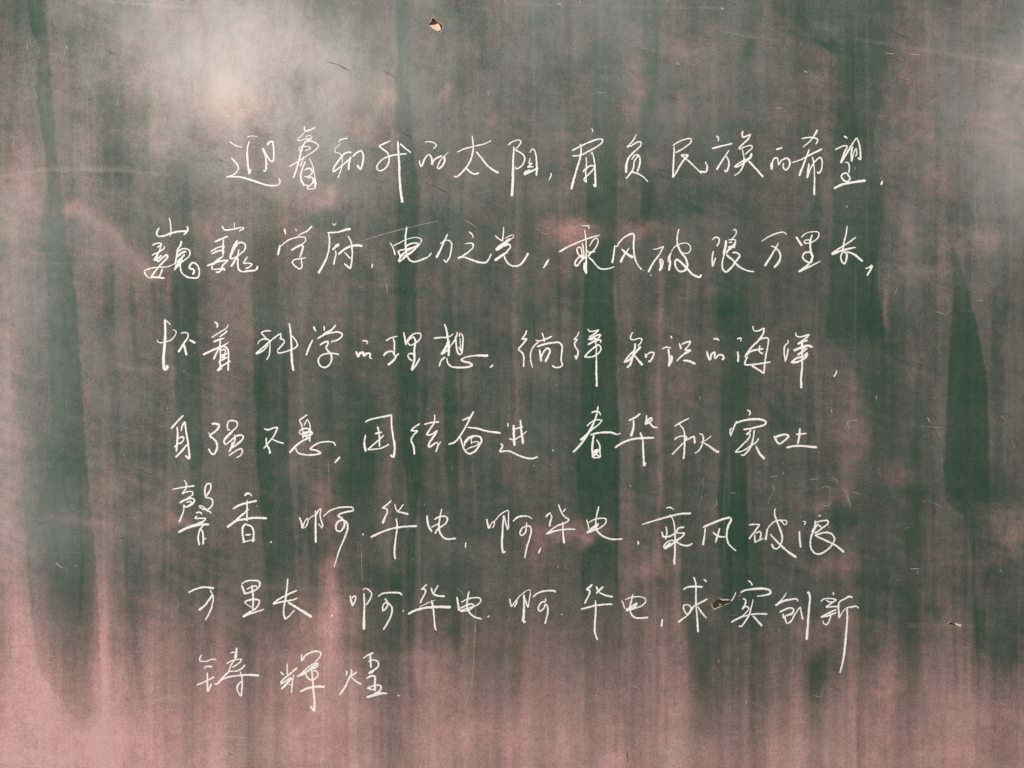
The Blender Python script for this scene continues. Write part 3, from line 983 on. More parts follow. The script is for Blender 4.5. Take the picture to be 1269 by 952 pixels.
def dirt(x, y):
    """dust, pink chalk, pale chalk at board points x, y"""
    warp = 5 * vnoise(x, y, 160, 220, 3)
    # fine vertical wiping streaks
    cols = .50 * fbm(x + warp, y, 46, 700, 21, 3) + .42 * fbm(x + warp, y, 15, 330, 41, 3) + .30 * fbm(x + warp, y, 5, 190, 61, 2)
    cloud = fbm(x, y, 130, 120, 81, 5)
    grain = fbm(x, y, 14, 12, 91, 3)
    patch = fbm(x + 9 * grain, y, 44, 40, 95, 4)
    u, v = x * .92 + y * .39, y * .92 - x * .39
    slant = fbm(u, v, 110, 7, 97, 3)
    level = fbm(x, y + 6 * cloud, 150, 6, 99, 3)
    tone = .5 * cols + .32 * cloud + .42 * patch + .16 * grain + .20 * slant + .12 * level
    d = .66 + .60 * tone
    pk = -.006 + .085 * cols + .08 * fbm(x, y, 90, 110, 101, 4) + .07 * fbm(x, y, 35, 60, 106, 4) + .03 * grain
    pale = .012 + .036 * tone + .016 * fbm(x, y, 60, 50, 111, 4) + .012 * patch + .010 * slant * smooth((560 - x) / 400) + .008 * level + .012 * cols + .012 * vnoise(x + warp, y, 3.4, 120, 77) * smooth(.5 + cloud)
    # left part: more dust, pinker and paler towards the left edge
    lf = smooth((420 - x) / 420)
    d = d + .16 * lf
    pale = pale + .015 * lf
    pk = pk + .05 * lf
    pale = pale + .012 * lf * lf
    # right side
    rf = smooth((x - 980) / 260) * smooth((420 - y) / 300)
    d = d + .08 * rf
    # pink chalk dust that has run down to the lower edge
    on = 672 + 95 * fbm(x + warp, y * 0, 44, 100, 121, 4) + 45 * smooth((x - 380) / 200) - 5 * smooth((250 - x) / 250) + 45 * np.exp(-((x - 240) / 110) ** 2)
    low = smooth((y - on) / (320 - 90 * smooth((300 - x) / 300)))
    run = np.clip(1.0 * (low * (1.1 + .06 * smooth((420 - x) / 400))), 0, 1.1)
    # wiped streaks
    clean = np.zeros_like(x)
    for i, (sl, sr, rows) in enumerate(STREAKS):
        m = streak_mask(x, y, sl, sr, rows, 200 + i * 13)
        clean = 1 - (1 - clean) * (1 - m)
    # many narrow drip bands between them, some cleaner, some dustier than the rest
    rr = random.Random(42)
    drip = np.zeros_like(x)
    for k in range(150):
        bx = rr.uniform(-230, 1500)
        bw = rr.choice((3, 4, 6, 8, 12, 18, 26))
        y0 = rr.uniform(-250, 700)
        y1 = y0 + rr.uniform(120, 620)
        amp = rr.uniform(.25, 1.0) * (1 if rr.random() < .55 else -1)
        x0 = bx + 3.0 * vnoise(y * 0, y, 9, 80, 700 + k) + rr.uniform(-.012, .012) * (y - y0)
        e0, e1 = rr.choice(((.5, 6), (6, .5), (.8, .8), (.6, 3), (4, 4)))
        drip = drip + amp * smooth((x - x0) / e0) * smooth((x0 + bw - x) / e1) * smooth((y - y0) / 60) * smooth((y1 - y) / 90)
    drip = np.clip(drip, -1.6, 1.6) * (1 + .5 * patch)
    d = d - .23 * drip
    pale = pale - .018 * drip
    pk = pk - .022 * drip
    clean = clean * (1 + .10 * cols)
    d = d * (1 - .86 * np.clip(clean, 0, 1))
    pk = pk * (1 - .85 * np.clip(clean, 0, 1))
    pale = pale * (1 - .5 * np.clip(clean, 0, 1))
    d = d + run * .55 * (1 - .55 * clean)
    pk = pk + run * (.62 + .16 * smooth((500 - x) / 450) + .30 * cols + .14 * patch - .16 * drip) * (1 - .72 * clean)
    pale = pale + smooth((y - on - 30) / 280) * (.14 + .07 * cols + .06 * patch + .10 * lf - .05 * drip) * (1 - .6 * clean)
    nz = fbm(x, y, 30, 26, 131, 4)
    nz2 = fbm(x, y, 24, 28, 151, 4)
    for (sx, sy, rx, ry, a, b, c) in SPOTS:
        m = np.exp(-(((x - sx + 14 * nz) / rx) ** 2 + ((y - sy + 12 * nz2) / ry) ** 2) * 1.25) * (1 + .5 * patch + .45 * grain + .3 * slant)
        d = d + a * m
        pk = pk + .33 * b * m
        pale = pale + .8 * c * m
    for pts, wd, a, b, c in SMEARS:
        m = np.exp(-(seg_dist(x, y, pts) / wd) ** 2) * (.85 + .5 * nz)
        d = d + a * m
        pk = pk + .4 * b * m
        pale = pale + .75 * c * m
    for x0, y0, x1, y1, wd, a in SCUFFS:
        m = np.exp(-(seg_dist(x, y, [(x0, y0), (x1, y1)]) / (.7 * wd)) ** 2) * (.45 + .4 * nz)
        d = d - a * .6 * m * (1 + .8 * slant)
        pk = pk - a * .25 * m
        pale = pale * (1 - .7 * m)
    # hair-fine wiping lines left by cloth and eraser
    for k in range(230):
        bx = rr.uniform(-220, 1490)
        y0 = rr.uniform(-170, 900)
        y1 = y0 + rr.uniform(60, 420)
        wd = rr.choice((1.1, 1.3, 1.8))
        amp = rr.uniform(-1, 1)
        sel = (x > bx - 14) & (x < bx + 14) & (y > y0) & (y < y1)
        ys = y[sel]
        m = np.exp(-((x[sel] - bx - 2.5 * vnoise(ys * 0, ys, 9, 70, 900 + k)) / wd) ** 2) * smooth((ys - y0) / 30) * smooth((y1 - ys) / 30)
        d[sel] += .20 * amp * m
        pale[sel] += (.022 if amp > 0 else .012) * amp * m
        pk[sel] += .03 * amp * m
    # narrow pink runs
    for cx, y0, y1, wd, a in [(817, 255, 720, 3.4, .55), (797, 470, 620, 3, .3), (700, 120, 260, 6, .25), (820, 760, 952, 4, .5), (848, 760, 900, 5, .3), (412, 680, 850, 8, .5), (880, 720, 800, 7, .55), (125, 760, 880, 5, .4), (6, 600, 900, 10, .4), (1098, 800, 952, 10, .2)]:
        m = np.exp(-((x - cx - 1.8 * vnoise(y * 0, y, 9, 60, int(cx))) / wd) ** 2) * smooth((y - y0) / 40) * smooth((y1 - y) / 40) * (.8 + .5 * grain)
        d = d + .15 * m
        pk = pk + .38 * a * m
    return np.clip(d, 0, 1.3), np.clip(pk, 0, 1.2), np.clip(pale, 0, 1)


# ------------------------------------------------------------------ materials
def nodes(name):
    m = bpy.data.materials.new(name)
    m.use_nodes = True
    nt = m.node_tree
    return m, nt, nt.nodes, nt.links, nt.nodes["Principled BSDF"]


def mathn(N, L, op, a, b=None, c=None, clamp=False):
    n = N.new("ShaderNodeMath")
    n.operation = op
    n.use_clamp = clamp
    for i, v in enumerate((a, b, c)):
        if v is None:
            continue
        if isinstance(v, (int, float)):
            n.inputs[i].default_value = v
        else:
            L.new(v, n.inputs[i])
    return n.outputs[0]


def mixc(N, L, f, a, b):
    n = N.new("ShaderNodeMix")
    n.data_type = "RGBA"
    for k, v in ((0, f), (6, a), (7, b)):
        if isinstance(v, (int, float)):
            n.inputs[k].default_value = v
        elif isinstance(v, tuple):
            n.inputs[k].default_value = (*v, 1)
        else:
            L.new(v, n.inputs[k])
    return n.outputs[2]


def noise(N, L, vec, scale, detail=3, rough=.6):
    n = N.new("ShaderNodeTexNoise")
    n.inputs["Scale"].default_value = scale
    n.inputs["Detail"].default_value = detail
    n.inputs["Roughness"].default_value = rough
    L.new(vec, n.inputs["Vector"])
    return n.outputs["Fac"]


def mapping(N, L, vec, sc):
    n = N.new("ShaderNodeMapping")
    n.inputs["Scale"].default_value = sc
    L.new(vec, n.inputs["Vector"])
    return n.outputs[0]


def board_material():
    m, nt, N, L, P = nodes("green_board_with_chalk_dust")
    at = N.new("ShaderNodeAttribute")
    at.attribute_name = "dirt"
    sep = N.new("ShaderNodeSeparateColor")
    L.new(at.outputs["Color"], sep.inputs[0])
    d, p, wh = sep.outputs
    tc = N.new("ShaderNodeTexCoord").outputs["Object"]
    fine = noise(N, L, tc, 330, 4, .75)                       # grain of the coating
    fv = noise(N, L, mapping(N, L, tc, (900, 900, 60)), 1, 2)   # hair-fine vertical wiping
    fh = noise(N, L, mapping(N, L, tc, (45, 45, 800)), 1, 2)    # and crosswise
    mid = noise(N, L, tc, 90, 4, .65)
    g = mathn(N, L, "ADD", mathn(N, L, "MULTIPLY_ADD", fine, 1.7, -.85), mathn(N, L, "MULTIPLY_ADD", mid, .7, -.35))
    g = mathn(N, L, "ADD", g, mathn(N, L, "MULTIPLY_ADD", fv, .45, -.225))
    g = mathn(N, L, "ADD", g, mathn(N, L, "MULTIPLY_ADD", fh, .2, -.10))
    gd = mathn(N, L, "MULTIPLY", g, mathn(N, L, "MULTIPLY_ADD", d, .75, .22))
    d2 = mathn(N, L, "ADD", d, gd, clamp=True)
    p2 = mathn(N, L, "ADD", p, mathn(N, L, "MULTIPLY", g, p), clamp=True)
    w2 = mathn(N, L, "ADD", wh, mathn(N, L, "MULTIPLY", g, mathn(N, L, "MULTIPLY_ADD", wh, 1.0, mathn(N, L, "MULTIPLY_ADD", d, .055, .008))), clamp=True)
    c = mixc(N, L, d2, (.017, .056, .038), (.103, .098, .083))
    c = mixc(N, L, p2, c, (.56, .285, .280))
    c = mixc(N, L, w2, c, (.60, .54, .48))
    hs = N.new("ShaderNodeHueSaturation")
    L.new(mathn(N, L, "MULTIPLY_ADD", g, .17, 1.0), hs.inputs["Value"])
    L.new(c, hs.inputs["Color"])
    L.new(hs.outputs[0], P.inputs["Base Color"])
    r = mathn(N, L, "MULTIPLY_ADD", d2, .05, .245)
    r = mathn(N, L, "ADD", r, mathn(N, L, "MULTIPLY", g, .02))
    big = noise(N, L, mapping(N, L, tc, (9, 9, 6)), 1, 5, .62)     # unevenly worn gloss
    r = mathn(N, L, "ADD", r, mathn(N, L, "MULTIPLY_ADD", big, .16, -.08))
    L.new(r, P.inputs["Roughness"])
    sp = mathn(N, L, "MULTIPLY_ADD", big, 1.5, -.30)
    sp = mathn(N, L, "ADD", sp, mathn(N, L, "MULTIPLY", g, .25), clamp=True)
    L.new(sp, P.inputs["Specular IOR Level"])
    b = N.new("ShaderNodeBump")
    b.inputs["Strength"].default_value = .12
    b.inputs["Distance"].default_value = .0006
    L.new(mathn(N, L, "ADD", fine, mid), b.inputs["Height"])
    L.new(b.outputs[0], P.inputs["Normal"])
    return m


def chalk_material(name, col, cover=1.0):
    m, nt, N, L, P = nodes(name)
    at = N.new("ShaderNodeAttribute")
    at.attribute_name = "chalk"
    sep = N.new("ShaderNodeSeparateColor")
    L.new(at.outputs["Color"], sep.inputs[0])
    across, press, _ = sep.outputs
    tc = N.new("ShaderNodeTexCoord").outputs["Object"]
    n1 = noise(N, L, tc, 950, 2, .7)
    n2 = noise(N, L, tc, 330, 3, .6)
    t = mathn(N, L, "ADD", mathn(N, L, "MULTIPLY", n1, .75), mathn(N, L, "MULTIPLY", n2, .25))
    edge = mathn(N, L, "POWER", across, 2.6)
    cov = mathn(N, L, "SUBTRACT", press, mathn(N, L, "MULTIPLY", edge, .42))
    a = mathn(N, L, "MULTIPLY", mathn(N, L, "ADD", mathn(N, L, "SUBTRACT", cov, t), 0.02), 4.2, clamp=True)
    a = mathn(N, L, "MULTIPLY", a, cover, clamp=True)
    c = mixc(N, L, n2, tuple(v * .93 for v in col), col)
    L.new(c, P.inputs["Base Color"])
    P.inputs["Roughness"].default_value = .95
    P.inputs["Specular IOR Level"].default_value = .1
    L.new(a, P.inputs["Alpha"])
    return m


def plain_material(name, col, col2, scale, rough=.9, bump=.3):
    m, nt, N, L, P = nodes(name)
    tc = N.new("ShaderNodeTexCoord").outputs["Object"]
    n = noise(N, L, tc, scale, 4, .65)
    f = mathn(N, L, "MULTIPLY_ADD", n, 2.4, -.7, clamp=True)
    L.new(mixc(N, L, f, col, col2), P.inputs["Base Color"])
    P.inputs["Roughness"].default_value = rough
    b = N.new("ShaderNodeBump")
    b.inputs["Strength"].default_value = bump
    b.inputs["Distance"].default_value = .0005
    L.new(n, b.inputs["Height"])
    L.new(b.outputs[0], P.inputs["Normal"])
    return m


M_BOARD = board_material()
M_CHALK = chalk_material("white_chalk", (.88, .87, .835))
M_TRACE = chalk_material("faint_chalk", (.80, .74, .66), .42)
M_CORE = plain_material("dark_fibre_core", (.012, .010, .007), (.055, .045, .03), 260)
M_TORN = plain_material("torn_pale_edge", (.42, .35, .28), (.72, .64, .54), 500)
M_PEACH = plain_material("peach_backing", (.70, .44, .33), (.86, .60, .47), 300)
M_OCHRE = plain_material("ochre_fibre", (.50, .33, .20), (.80, .60, .42), 500)
M_SCORE = plain_material("dark_scored_line", (.03, .036, .03), (.065, .066, .055), 700)


def P3(px, py, out=0.0):
    """board point px, py, raised OUT metres off the face towards the room"""
    return ((px - CX) * S, -out, ZC - (py - CY) * S)


def add_mesh(name, verts, faces, mat, parent, smoothed=False):
    me = bpy.data.meshes.new(name)
    me.from_pydata([tuple(v) for v in verts], [], faces)
    me.update()
    if smoothed:
        me.shade_smooth()
    me.materials.append(mat)
    o = bpy.data.objects.new(name, me)
    scene.collection.objects.link(o)
    o.parent = parent
    return o


def color_attr(me, name, data):
    a = me.color_attributes.new(name, "FLOAT_COLOR", "POINT")
    n = len(me.vertices)
    buf = np.ones((n, 4), np.float32)
    buf[:, :3] = data
    a.data.foreach_set("color", buf.ravel())


# ------------------------------------------------------------------ the chalkboard
board = bpy.data.objects.new("chalkboard", None)
scene.collection.objects.link(board)
board["label"] = "green chalkboard streaked with grey and pink chalk dust, covered with white Chinese handwriting"
board["category"] = "chalkboard"

CHIPS = {
    "top": [(536.2, 21.6), (538.6, 23.0), (541.5, 26.3), (545.0, 28.6), (549.2, 31.8), (548.0, 35.2), (546.6, 37.5), (545.8, 41.0), (543.6, 40.6), (543.4, 38.6), (539.8, 37.6), (535.6, 34.8), (531.0, 31.0), (530.8, 29.8), (533.6, 27.4), (534.6, 24.6)],
    "line": [(891.6, 742.2), (893.6, 743.6), (896.0, 745.0), (900.0, 744.6), (903.5, 744.2), (904.6, 745.2), (901.5, 747.6), (897.0, 750.6), (891.0, 752.6), (885.4, 755.0), (883.2, 753.2), (884.0, 749.0), (885.0, 746.4), (888.5, 744.2)],
    "right": [(1173.6, 770.8), (1174.8, 771.0), (1176.6, 771.4), (1179.4, 772.0), (1182.0, 773.4), (1184.0, 774.0), (1182.8, 774.8), (1179.6, 774.0), (1176.2, 773.8), (1174.2, 773.4)],
}
CELL = 2.0
X0, Y0, NX, NY = -230.0, -180.0, 866, 657


def build_face():
    xs = X0 + CELL * np.arange(NX)
    ys = Y0 + CELL * np.arange(NY)
    gx, gy = np.meshgrid(xs, ys)
    gx = gx.ravel()
    gy = gy.ravel()
    nv = gx.size
    idx = np.arange(nv).reshape(NY, NX)
    q = np.stack([idx[:-1, :-1], idx[1:, :-1], idx[1:, 1:], idx[:-1, 1:]], -1).reshape(-1, 4)
    qx, qy = gx[q[:, 0]], gy[q[:, 0]]
    keep = np.ones(len(q), bool)
    patches = []
    for poly in CHIPS.values():
        px = [p[0] for p in poly]
        py = [p[1] for p in poly]
        x0 = X0 + CELL * math.floor((min(px) - 3 - X0) / CELL)
        x1 = X0 + CELL * math.ceil((max(px) + 3 - X0) / CELL)
        y0 = Y0 + CELL * math.floor((min(py) - 3 - Y0) / CELL)
        y1 = Y0 + CELL * math.ceil((max(py) + 3 - Y0) / CELL)
        keep &= ~((qx >= x0 - .1) & (qx < x1 - .1) & (qy >= y0 - .1) & (qy < y1 - .1))
        rim = [(x, y0) for x in np.arange(x0, x1, CELL)] + [(x1, y) for y in np.arange(y0, y1, CELL)] + [(x, y1) for x in np.arange(x1, x0, -CELL)] + [(x0, y) for y in np.arange(y1, y0, -CELL)]
        nr, npoly = len(rim), len(poly)
        pts = [Vector(p) for p in rim] + [Vector(p) for p in poly]
        edges = [(i, (i + 1) % nr) for i in range(nr)] + [(nr + i, nr + (i + 1) % npoly) for i in range(npoly)]

        def inside(x, y):
            c = False
            for (ax, ay), (bx, by) in zip(poly, poly[1:] + poly[:1]):
                if (ay > y) != (by > y) and x < (bx - ax) * (y - ay) / (by - ay) + ax:
                    c = not c
            return c
        for x in np.arange(x0 + 1, x1, 1.0):
            for y in np.arange(y0 + 1, y1, 1.0):
                if not inside(x, y):
                    pts.append(Vector((x + random.uniform(-.1, .1), y + random.uniform(-.1, .1))))
        v2, e2, f2, *_ = delaunay_2d_cdt(pts, edges, [], 0, 1e-4)
        tris = []
        for f in f2:
            mx = sum(v2[i].x for i in f) / len(f)
            my = sum(v2[i].y for i in f) / len(f)
            if not inside(mx, my):
                a, b, c = (v2[i] for i in f[:3])
                cr = (b.x - a.x) * (c.y - a.y) - (b.y - a.y) * (c.x - a.x)
                tris.append(tuple(f) if cr < 0 else tuple(reversed(f)))
        patches.append((v2, tris))
    q = q[keep]
    vx = [gx]
    vy = [gy]
    off = nv
    tri_all = []
    for v2, tris in patches:
        vx.append(np.array([v.x for v in v2]))
        vy.append(np.array([v.y for v in v2]))
        tri_all += [[i + off for i in t] for t in tris]
        off += len(v2)
    vx = np.concatenate(vx)
    vy = np.concatenate(vy)
    co = np.zeros((len(vx), 3), np.float32)
    co[:, 0] = (vx - CX) * S
    co[:, 2] = ZC - (vy - CY) * S
    me = bpy.data.meshes.new("writing_surface")
    me.vertices.add(len(vx))
    me.vertices.foreach_set("co", co.ravel())
    loops = np.concatenate([q.ravel(), np.array(tri_all, int).ravel()])
    sizes = np.concatenate([np.full(len(q), 4), np.full(len(tri_all), 3)])
    me.loops.add(len(loops))
    me.loops.foreach_set("vertex_index", loops.astype(np.int32))
    me.polygons.add(len(sizes))
    me.polygons.foreach_set("loop_start", np.concatenate([[0], np.cumsum(sizes)[:-1]]).astype(np.int32))
    me.update(calc_edges=True)
    me.validate()
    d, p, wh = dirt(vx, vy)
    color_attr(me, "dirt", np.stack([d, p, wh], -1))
    me.materials.append(M_BOARD)
    o = bpy.data.objects.new("writing_surface", me)
    scene.collection.objects.link(o)
    o.parent = board
    return o


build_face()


def box(name, x0, y0, x1, y1, z0, z1, mat, parent):
    v = [P3(x, y, z) for z in (z0, z1) for (x, y) in ((x0, y0), (x1, y0), (x1, y1), (x0, y1))]
    f = [(0, 1, 2, 3), (7, 6, 5, 4), (0, 4, 5, 1), (1, 5, 6, 2), (2, 6, 7, 3), (3, 7, 4, 0)]
    return add_mesh(name, v, f, mat, parent)


XE, YE = X0 + CELL * (NX - 1), Y0 + CELL * (NY - 1)
box("backing_panel", X0, Y0, XE, YE, -.016, -.0022, M_CORE, board)


# ------------------------------------------------------------------ strokes
def catmull(pts, step):
    pts = [Vector(p) for p in pts]
    if len(pts) == 2:
        out = [pts[0].lerp(pts[1], t) for t in (0, .5, 1)]
    else:
        P = [pts[0] * 2 - pts[1]] + pts + [pts[-1] * 2 - pts[-2]]
        out = [pts[0]]
        for i in range(1, len(P) - 2):
            p0, p1, p2, p3 = P[i - 1:i + 3]
            t0 = 0
            t1 = t0 + max((p1 - p0).length, 1e-4) ** .5
            t2 = t1 + max((p2 - p1).length, 1e-4) ** .5
            t3 = t2 + max((p3 - p2).length, 1e-4) ** .5
            n = max(2, int((p2 - p1).length / (step * .7)))
            for k in range(1, n + 1):
                t = t1 + (t2 - t1) * k / n
                a1 = p0 * ((t1 - t) / (t1 - t0)) + p1 * ((t - t0) / (t1 - t0))
                a2 = p1 * ((t2 - t) / (t2 - t1)) + p2 * ((t - t1) / (t2 - t1))
                a3 = p2 * ((t3 - t) / (t3 - t2)) + p3 * ((t - t2) / (t3 - t2))
                b1 = a1 * ((t2 - t) / (t2 - t0)) + a2 * ((t - t0) / (t2 - t0))
                b2 = a2 * ((t3 - t) / (t3 - t1)) + a3 * ((t - t1) / (t3 - t1))
                out.append(b1 * ((t2 - t) / (t2 - t1)) + b2 * ((t - t1) / (t2 - t1)))
    # even steps
    res = [out[0]]
    acc = 0
    for a, b in zip(out[:-1], out[1:]):
        L = (b - a).length
        while L > 1e-9 and acc + L >= step:
            a = a.lerp(b, (step - acc) / L)
            res.append(a.copy())
            L = (b - a).length
            acc = 0
        acc += L
    if (res[-1] - out[-1]).length > step * .3:
        res.append(out[-1])
    if len(res) < 3:
        res = [out[0], out[0].lerp(out[-1], .5), out[-1]]
    return res


FT = 1269.0 / 160.0


class Ribbons:
    """chalk lines laid on the board: a low rounded ridge of chalk along each line"""

    def __init__(self):
        self.v, self.f, self.a = [], [], []

    def line(self, pts, widths, press, r, height=.00028, lift=.00006, step=.8):
        path = catmull(pts, step)
        n = len(path)
        total = step * (n - 1)
        cross = (-1, -.62, 0, .62, 1)
        base = len(self.v)
        jl = jr = pw = 0.0
        for i, p in enumerate(path):
            t = i / (n - 1)
            k = t * (len(widths) - 1)
            j = min(int(k), len(widths) - 2) if len(widths) > 1 else 0
            wd = widths[j] + (widths[min(j + 1, len(widths) - 1)] - widths[j]) * (k - j)
            hw = wd / 2
            s = total * t
            for dist in (s, total - s):
                e = dist / max(hw, .3)
                if e < 1:
                    hw *= max(.3, math.sqrt(max(0, 1 - (1 - e) ** 2)))
            tg = (path[min(i + 1, n - 1)] - path[max(i - 1, 0)])
            if tg.length < 1e-6:
                tg = Vector((1, 0))
            tg.normalize()
            nn = Vector((-tg.y, tg.x))
            pw = pw * .93 + r.uniform(-.035, .035)
            pp = press + pw - .10 * max(0, 1 - s / 4) * (press > .85)
            jl = jl * .55 + r.uniform(-.2, .2)
            jr = jr * .55 + r.uniform(-.2, .2)
            for c in cross:
                off = c * hw + (jl if c < 0 else jr) * abs(c)
                q = p + nn * off
                self.v.append(P3(q.x, q.y, lift + height * (1 - c * c)))
                self.a.append((abs(c), pp * (1 - .10 * (r.random() < .12)), 0))
            if i:
                a0 = base + (i - 1) * 5
                for m in range(4):
                    self.f.append((a0 + m, a0 + m + 1, a0 + m + 6, a0 + m + 5))

    def build(self, name, mat, parent):
        o = add_mesh(name, self.v, self.f, mat, parent, True)
        color_attr(o.data, "chalk", np.array(self.a, np.float32))
        return o


LINES = {1: "top line", 2: "second line", 3: "third line", 4: "fourth line", 5: "fifth line", 6: "sixth line", 7: "bottom line"}


def write_all():
    r = random.Random(5)
    cur = None
    line_no = 0
    ox = oy = 0
    line_ob = None
    seen = {}
    last_char = ""
    items = []
    for row in WRITING.strip().splitlines():
        kind, _, rest = row.partition(" ")
        if kind == "L":
            line_no = int(rest)
            items.append(("L", line_no))
        elif kind == "T":
            ox, oy = map(float, rest.split())
        elif kind == "C":
            cur = (rest, [])
            items.append(("C", cur))
        else:
            ws = [float(a) for a in kind.split("-")]
            pts = []
            subs = []
            for tok in rest.split():
                c = tok.endswith("!")
                x, y = map(float, tok.rstrip("!").split(","))
                p = (ox + x / FT, oy + y / FT)
                pts.append(p)
                if c:
                    subs.append(len(pts) - 1)
            cur[1].append((ws, pts, subs))
    line = None
    for k, it in items:
        if k == "L":
            line = bpy.data.objects.new("text_line", None)
            scene.collection.objects.link(line)
            line.parent = board
            line["label"] = LINES[it] + " of white Chinese handwriting"
            ln = it
            seen = {}
            last_char = ""
            continue
        ch, strokes = it
        rb = Ribbons()
        for si, (ws, pts, subs) in enumerate(strokes):
            cuts = [0] + [s for s in subs if 0 < s < len(pts) - 1] + [len(pts) - 1]
            n = len(pts) - 1
            lift = .00005 + .00004 * (si % 5)
            for a, b in zip(cuts[:-1], cuts[1:]):
                def wat(i):
                    if len(ws) == 1:
                        return ws[0]
                    kk = i / n * (len(ws) - 1)
                    j = min(int(kk), len(ws) - 2)
                    return ws[j] + (ws[j + 1] - ws[j]) * (kk - j)
                wl = [0.85 * wat(a + (b - a) * t / 4) / FT for t in range(5)]
                mean = sum(ws) / len(ws)
                press = .90 + r.uniform(-.03, .05) - (.05 if mean < 17 else 0)
                rb.line(pts[a:b + 1], wl, press, r, lift=lift)
        punct = ch in "，。"
        o = rb.build("punctuation_mark" if punct else "chalk_character", M_CHALK, line)
        if punct:
            o["label"] = ("chalk comma" if ch == "，" else "chalk full stop") + " after " + last_char + " in the " + LINES[ln]
        else:
            seen[ch] = seen.get(ch, 0) + 1
            more = {1: "", 2: "second ", 3: "third "}[seen[ch]]
            o["label"] = more + "handwritten character " + ch + " in the " + LINES[ln]
            last_char = ch


# ------------------------------------------------------------------ damage and stray marks
def poly_strip(name, pts, width, mat, parent, out0=.0003, closed=False, seed=1, thick=.0006):
    """a torn, uneven raised lip that follows pts"""
    r = random.Random(seed)
    v, f = [], []
    P = [Vector(p) for p in pts]
    if closed:
        P.append(P[0])
    Q = []
    for a, b in zip(P[:-1], P[1:]):
        n = max(2, int((b - a).length / .5))
        Q += [a.lerp(b, k / n) for k in range(n)]
    Q.append(P[-1])
    for i, p in enumerate(Q):
        t = (Q[min(i + 1, len(Q) - 1)] - Q[max(i - 1, 0)])
        t.normalize()
        nn = Vector((-t.y, t.x))
        wd = width * r.uniform(.55, 1.2)
        if not closed:
            wd *= max(.15, math.sin(math.pi * min(max(i / (len(Q) - 1), .04), .96)) ** .5)
        for c, h in ((-.5, 0), (-.2, .8), (.25, 1), (.5, 0)):
            q = p + nn * (c * wd + r.uniform(-.08, .08))
            v.append(P3(q.x, q.y, out0 + thick * h * r.uniform(.5, 1)))
        if i:
            a0 = (i - 1) * 4
            for m in range(3):
                f.append((a0 + m, a0 + m + 1, a0 + m + 5, a0 + m + 4))
    return add_mesh(name, v, f, mat, parent)


def flake(name, outline, mat, parent, z0, z1, seed=3):
    r = random.Random(seed)
    n = len(outline)
    cx = sum(p[0] for p in outline) / n
    cy = sum(p[1] for p in outline) / n
    v = [P3(*p, z0) for p in outline]
    v += [P3(p[0], p[1], z1 - r.uniform(0, .0003)) for p in outline]
    v += [P3(cx + (p[0] - cx) * .5, cy + (p[1] - cy) * .5, z1 + r.uniform(-.0002, .0004)) for p in outline]
    v.append(P3(cx, cy, z1))
    f = []
    for i in range(n):
        j = (i + 1) % n
        f += [(i, j, n + j, n + i), (n + i, n + j, 2 * n + j, 2 * n + i), (2 * n + i, 2 * n + j, 3 * n)]
    return add_mesh(name, v, f, mat, parent)


def hole_wall(poly, parent):
    v, f = [], []
    n = len(poly)
    for p in poly:
        v.append(P3(*p, 0))
        v.append(P3(*p, -.0021))
    for i in range(n):
        j = (i + 1) % n
        f.append((2 * i, 2 * j, 2 * j + 1, 2 * i + 1))
    return add_mesh("broken_wall", v, f, M_CORE, parent)


